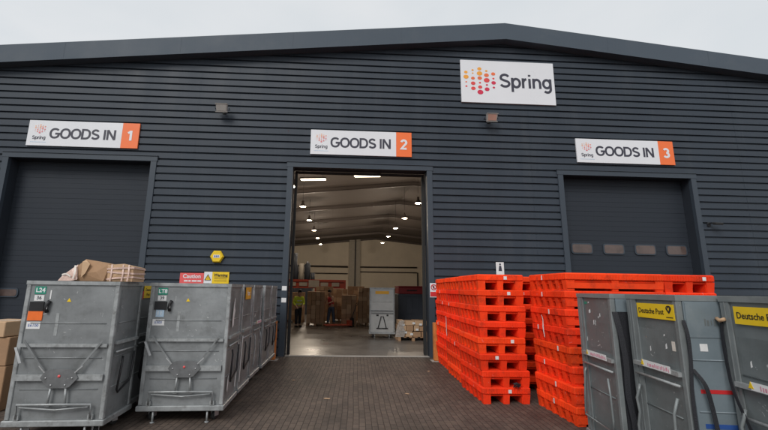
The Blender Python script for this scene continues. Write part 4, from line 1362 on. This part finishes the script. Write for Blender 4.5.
def carton_stack(x, y, w, d, rows, cols, bh, label, desc):
    """carton load in courses on a wooden pallet: each load a thing, each carton a part"""
    wood_pallet(x, y, w, d, 'wooden pallet under ' + desc)
    o = empty('carton_load', (x, y, .141)); tag(o, label, 'cartons', 'pallet loads of brown cartons inside')
    for r_ in range(rows):
        for c_ in range(cols):
            a_ = c_ * w / cols
            j = rnd.uniform(-.012, .012)
            h_ = bh - .004
            MB().cbox(a_ + .006, a_ + w / cols - .006, j, d + j, r_ * bh, r_ * bh + h_, .006).build('carton', M['card'] if rnd.random() < .7 else M['cardlt'], o)
carton_stack(-1.66, 19.4, .86, .9, 7, 4, .215, 'tall square load of brown cartons beside the person in yellow', 'the square carton load')
carton_stack(0.02, 19.6, .74, .9, 6, 3, .225, 'load of brown cartons behind the pallet truck', 'the cartons behind the pallet truck')
carton_stack(0.86, 19.9, .9, .9, 8, 4, .215, 'load of brown cartons left of the pale container', 'the cartons left of the pale container')
carton_stack(-2.95, 21.3, .95, .9, 6, 3, .24, 'low load of brown cartons behind the person in yellow', 'the cartons behind the person in yellow')
carton_stack(-0.55, 22.2, .9, .9, 7, 3, .235, 'load of brown cartons under the rack behind the person in red', 'the cartons behind the person in red')

carton_stack(0.95, 18.9, .0001 + .8, .8, 6, 3, .235, 'short load of brown cartons directly behind the pale container', 'the short load behind the pale container') if False else None
carton_stack(1.95, 20.2, .95, .9, 8, 4, .215, 'load of brown cartons behind the dark crates', 'the cartons behind the dark crates')
carton_stack(-1.35, 20.9, .9, .9, 8, 4, .22, 'tall load of brown cartons behind the square carton load', 'the tall cartons behind the square load')
carton_stack(0.35, 21.3, .9, .9, 8, 3, .225, 'tall load of brown cartons at the right end of the rack', 'the tall cartons at the rack end')
# pallet racking with red beam and white plates
o = empty('pallet_rack', (-3.1, 22.3, 0)); tag(o, 'red steel rack with white bay plates behind the carton loads', 'rack')
q = MB()
for x in (0, 1.65, 3.3):
    for yy in (0, 1.0):
        q.box(x - .045, x + .045, yy - .04, yy + .04, 0, 2.28)
q.build('upright', M['rackred'], o)
q = MB(); q.box(.046, 1.604, -.03, .03, 2.17, 2.26); q.box(1.696, 3.254, -.03, .03, 2.17, 2.26)
q.box(.046, 1.604, -.03, .03, 1.80, 1.86); q.box(1.696, 3.254, -.03, .03, 1.80, 1.86); q.build('beam', M['rackred'], o)
q = MB(); q.box(-.04, 3.34, .04, .96, 2.262, 2.285); q.build('shelf', M['rackred'], o)
for x, w_ in ((.12, .42), (.72, .45), (1.92, .42), (2.55, .42)):
    MB().box(x, x + w_, -.04, -.031, 1.92, 2.12).build('bay_plate', M['colm'], o)
MB().box(1.25, 1.85, -.055, -.048, 1.85, 2.25).build('cover_board', M['colm'], o)
MB().box(.05, 3.25, .02, .06, 1.861, 2.169).build('back_board', M['rackred'], o)

# compactor with ducts behind the rack
o = empty('duct_machine', (-3.6, 28, 0)); tag(o, 'dark ducted machine rising behind the rack at the left', 'machine')
MB().cbox(-.2, 1.5, 0, 1.2, 0, 2.2, .04).build('body', M['darkcage'], o)
q = MB()
q.tube([(.28, .5, 2.2), (.28, .5, 3.2), (.15, .5, 3.6), (.15, .5, 4.3)], .20, 10)
q.tube([(1.1, .5, 2.2), (1.1, .5, 3.5), (1.0, .5, 3.55)], .22, 10); q.tube([(1.5, .5, 2.2), (1.5, .5, 2.9)], .16, 10)
q.build('duct', M['darkcage'], o)
MB().lathe([(.17, 2.2), (.17, 3.55)], (.68, .4, 0), 14).build('filter', M['colm'], o)

# hand pallet truck
o = empty('pallet_truck', (-.75, 19.0, 0), R(-75)); tag(o, 'red hand pallet truck on the floor in front of the cartons', 'pallet truck')
q = MB(); q.cbox(-.26, -.10, 0, 1.15, .07, .12, .01); q.cbox(.10, .26, 0, 1.15, .07, .12, .01); q.box(-.26, .26, 1.15, 1.28, .07, .30); q.build('fork', M['rackred'], o)
q = MB(); q.tube([(0, 1.25, .2), (0, 1.55, 1.0)], .02, 8); q.tube([(-.12, 1.55, 1.0), (-.10, 1.60, 1.12), (.10, 1.60, 1.12), (.12, 1.55, 1.0), (-.12, 1.55, 1.0)], .015, 6); q.build('handle', M['black'], o)
for xx in (-.1, .1):
    MB(Tr(xx, 1.25, .09) @ Matrix.Rotation(R(90), 4, 'Y')).lathe([(.03, -.03), (.09, -.028), (.09, .028), (.03, .03)], n=16).build('wheel', M['rubber'], o)
MB(Tr(0, 1.28, 0)).box(-.15, .15, 0, .12, .12, .42).build('pump', M['black'], o)

# ------------------------------------------------------------------ people
def skin_mesh(name, verts, edges, radii, m, parent, root=0, sub=2):
    me = bpy.data.meshes.new(name)
    me.from_pydata(verts, edges, [])
    o = bpy.data.objects.new(name, me)
    C.objects.link(o)
    md = o.modifiers.new('skin', 'SKIN')
    me.skin_vertices or None
    for i, r in enumerate(radii):
        sv = me.skin_vertices[0].data[i]
        sv.radius = r if isinstance(r, tuple) else (r, r)
        sv.use_root = (i == root)
    s = o.modifiers.new('sub', 'SUBSURF'); s.levels = sub; s.render_levels = sub
    dg = bpy.context.evaluated_depsgraph_get()
    m2 = bpy.data.meshes.new_from_object(o.evaluated_get(dg))
    bpy.data.objects.remove(o)
    for p in m2.polygons: p.use_smooth = True
    m2.materials.clear(); m2.materials.append(m)
    o = bpy.data.objects.new(name, m2); C.objects.link(o); o.parent = parent
    return o

def person(x, y, rz, label, H, top, legs, arms, lean=0.0, vest=False, step=.06):
    o = empty('person', (x, y, 0), R(rz)); tag(o, label, 'person', None)
    s = H / 1.75
    def P(a, b, c): return (a * s, (b + lean * max(0, c - .95) ** 1.3) * s if False else (b - lean * max(0, c - .95)) * s, c * s)
    V = [P(0, 0, .95), P(0, 0, 1.15), P(0, 0, 1.38), P(0, -.01, 1.50), P(0, -.02, 1.60), P(0, -.03, 1.69)]
    Rr = [(.15, .11), (.14, .10), (.16, .11), (.055, .055), (.078, .09), (.07, .085)]
    E = [(0, 1), (1, 2), (2, 3), (3, 4), (4, 5)]
    for sd, (el, wr) in zip((-1, 1), arms):
        i = len(V)
        V += [P(sd * .19, 0, 1.41), P(*el), P(*wr)]
        Rr += [.055, .042, .030]
        E += [(2, i), (i, i + 1), (i + 1, i + 2)]
        # hand with palm, fingers and thumb
        w = Vector(wr); d = (Vector(wr) - Vector(el)).normalized()
        pal = w + d * .07
        j = len(V); V.append(P(*pal)); Rr.append((.036, .018)); E.append((i + 2, j))
        sdv = Vector((1, 0, 0)) if abs(d.x) < .7 else Vector((0, 0, 1))
        for f, ln in ((-1.5, .07), (-.5, .08), (.5, .075), (1.5, .06)):
            b_ = pal + sdv * f * .018 + d * .03
            k_ = len(V)
            V += [P(*b_), P(*(b_ + d * ln * .55 + Vector((0, -.01, -.01)))), P(*(b_ + d * ln + Vector((0, -.03, -.02))))]
            Rr += [.009, .0085, .007]
            E += [(j, k_), (k_, k_ + 1), (k_ + 1, k_ + 2)]
        tb = w + d * .03 + sdv * -.03 * sd
        k_ = len(V); V += [P(*tb), P(*(tb + d * .05 + sdv * -.02 * sd))]; Rr += [.011, .009]; E += [(i + 2, k_), (k_, k_ + 1)]
    foot = []
    for sd in (-1, 1):
        i = len(V)
        yy = step * sd
        V += [P(sd * .09, 0, .90), P(sd * .10, yy * .6 - .01, .50), P(sd * .11, yy, .09), P(sd * .12, yy - .05, .045), P(sd * .12, yy - .17, .035)]
        Rr += [.095, .062, .045, .042, .032]
        E += [(0, i), (i, i + 1), (i + 1, i + 2), (i + 2, i + 3), (i + 3, i + 4)]
        foot.append((sd * .12, yy))
    skin_mesh('body', V, E, Rr, M['skin'], o)
    # jacket or vest
    V2 = [V[0], V[1], V[2], P(0, 0, 1.47)]; R2 = [(.172, .132), (.168, .128), (.185, .135), (.075, .07)]; E2 = [(0, 1), (1, 2), (2, 3)]
    if not vest:
        for k, sd in enumerate((-1, 1)):
            el, wr = arms[k]
            i = len(V2); V2 += [P(sd * .19, 0, 1.41), P(*el), P(*(Vector(el).lerp(Vector(wr), .92)))]; R2 += [.075, .060, .046]
            E2 += [(2, i), (i, i + 1), (i + 1, i + 2)]
    skin_mesh('vest' if vest else 'jacket', V2, E2, R2, M[top], o)
    V3 = [P(0, 0, 1.0), P(0, 0, .93)]; R3 = [(.165, .122), (.165, .125)]; E3 = [(0, 1)]
    for k, sd in enumerate((-1, 1)):
        i = len(V3); yy = step * sd
        V3 += [P(sd * .095, 0, .84), P(sd * .10, yy * .6 - .01, .50), P(sd * .11, yy, .12)]; R3 += [.108, .080, .066]
        E3 += [(1, i), (i, i + 1), (i + 1, i + 2)]
    skin_mesh('trousers', V3, E3, R3, M[legs], o)
    for fx, fy in foot:
        q = MB(); q.cbox((fx - .052) * s, (fx + .052) * s, (fy - .21) * s, (fy + .07) * s, .0, .085 * s, .02); q.build('shoe', M['rubber'], o)
    hy = -.03 - lean * .7
    hc = Vector(P(0, -.022, 1.68))
    def ell(c, r, m, nm, cut=None):
        bm = bmesh.new(); bmesh.ops.create_uvsphere(bm, u_segments=16, v_segments=10, radius=1)
        bmesh.ops.transform(bm, matrix=Matrix.Translation(c) @ Matrix.Diagonal((*r, 1)), verts=bm.verts)
        if cut: bmesh.ops.delete(bm, geom=[v_ for v_ in bm.verts if cut(v_.co - c)], context='VERTS')
        q = MB(); q.bm.free(); q.bm = bm
        for f_ in bm.faces: f_.smooth = True
        return q.build(nm, m, o)
    ell(hc + Vector((0, .012, .022)), (.088, .108, .105), M['hair'], 'hair', lambda d: d.y < -.045 and d.z < .05)
    for sd in (-1, 1):
        ell(hc + Vector((sd * .032, -.092, -.012)), (.010, .006, .007), M['black'], 'eye')
        ell(hc + Vector((sd * .086, .0, -.02)), (.012, .022, .032), M['skin'], 'ear')
    ell(hc + Vector((0, -.102, -.035)), (.012, .018, .020), M['skin'], 'nose')
    ell(hc + Vector((0, -.088, -.068)), (.025, .008, .006), M['redcloth'], 'mouth')
    if top == 'hivis':
        q = MB()
        for zz in (1.10, 1.26):
            c_ = P(0, 0, zz)
            q.lathe([(.195 * s, -.022), (.195 * s, .022)], n=20, T=Tr(*c_) @ Matrix.Diagonal((.93, .72, 1, 1)))
        q.build('reflective_band', M['silver'], o)
    return o
person(-2.02, 19.0, 25, 'person in a yellow hi-vis jacket and dark trousers standing inside the doorway', 1.68, 'hivis', 'trous',
       (((-.27, -.02, 1.16), (-.20, -.20, 1.02)), ((.27, -.03, 1.16), (.16, -.22, 1.04))), lean=.12)
person(-.48, 20.0, -40, 'person in a red vest and jeans bending by the pallet truck', 1.70, 'redcloth', 'jeans',
       (((-.25, -.10, 1.18), (-.18, -.32, 1.08)), ((.25, -.10, 1.20), (.16, -.34, 1.12))), lean=.22, vest=True, step=.12)

# ------------------------------------------------------------------ litter on the paving
for k, (x, y, s_) in enumerate(((-0.2, 6.9, 1), (2.0, 9.1, .8), (1.2, 7.2, .7), (-.9, 8.2, .6))):
    q = MB(Tr(x, y, .004) @ Matrix.Rotation(k * 1.3, 4, 'Z'))
    q.prism([(-.05 * s_, -.02 * s_), (.05 * s_, -.03 * s_), (.06 * s_, .02 * s_), (-.03 * s_, .03 * s_)], 0.001, .004, axis='z')
    tag(q.build('paper_scrap', M['cardlt']), ['pale paper scrap in the middle of the paving', 'pale paper scrap near the right bollard', 'pale paper scrap before the front pallet stack', 'tiny pale paper scrap towards the left containers'][k], 'litter', 'paper scraps on the paving')
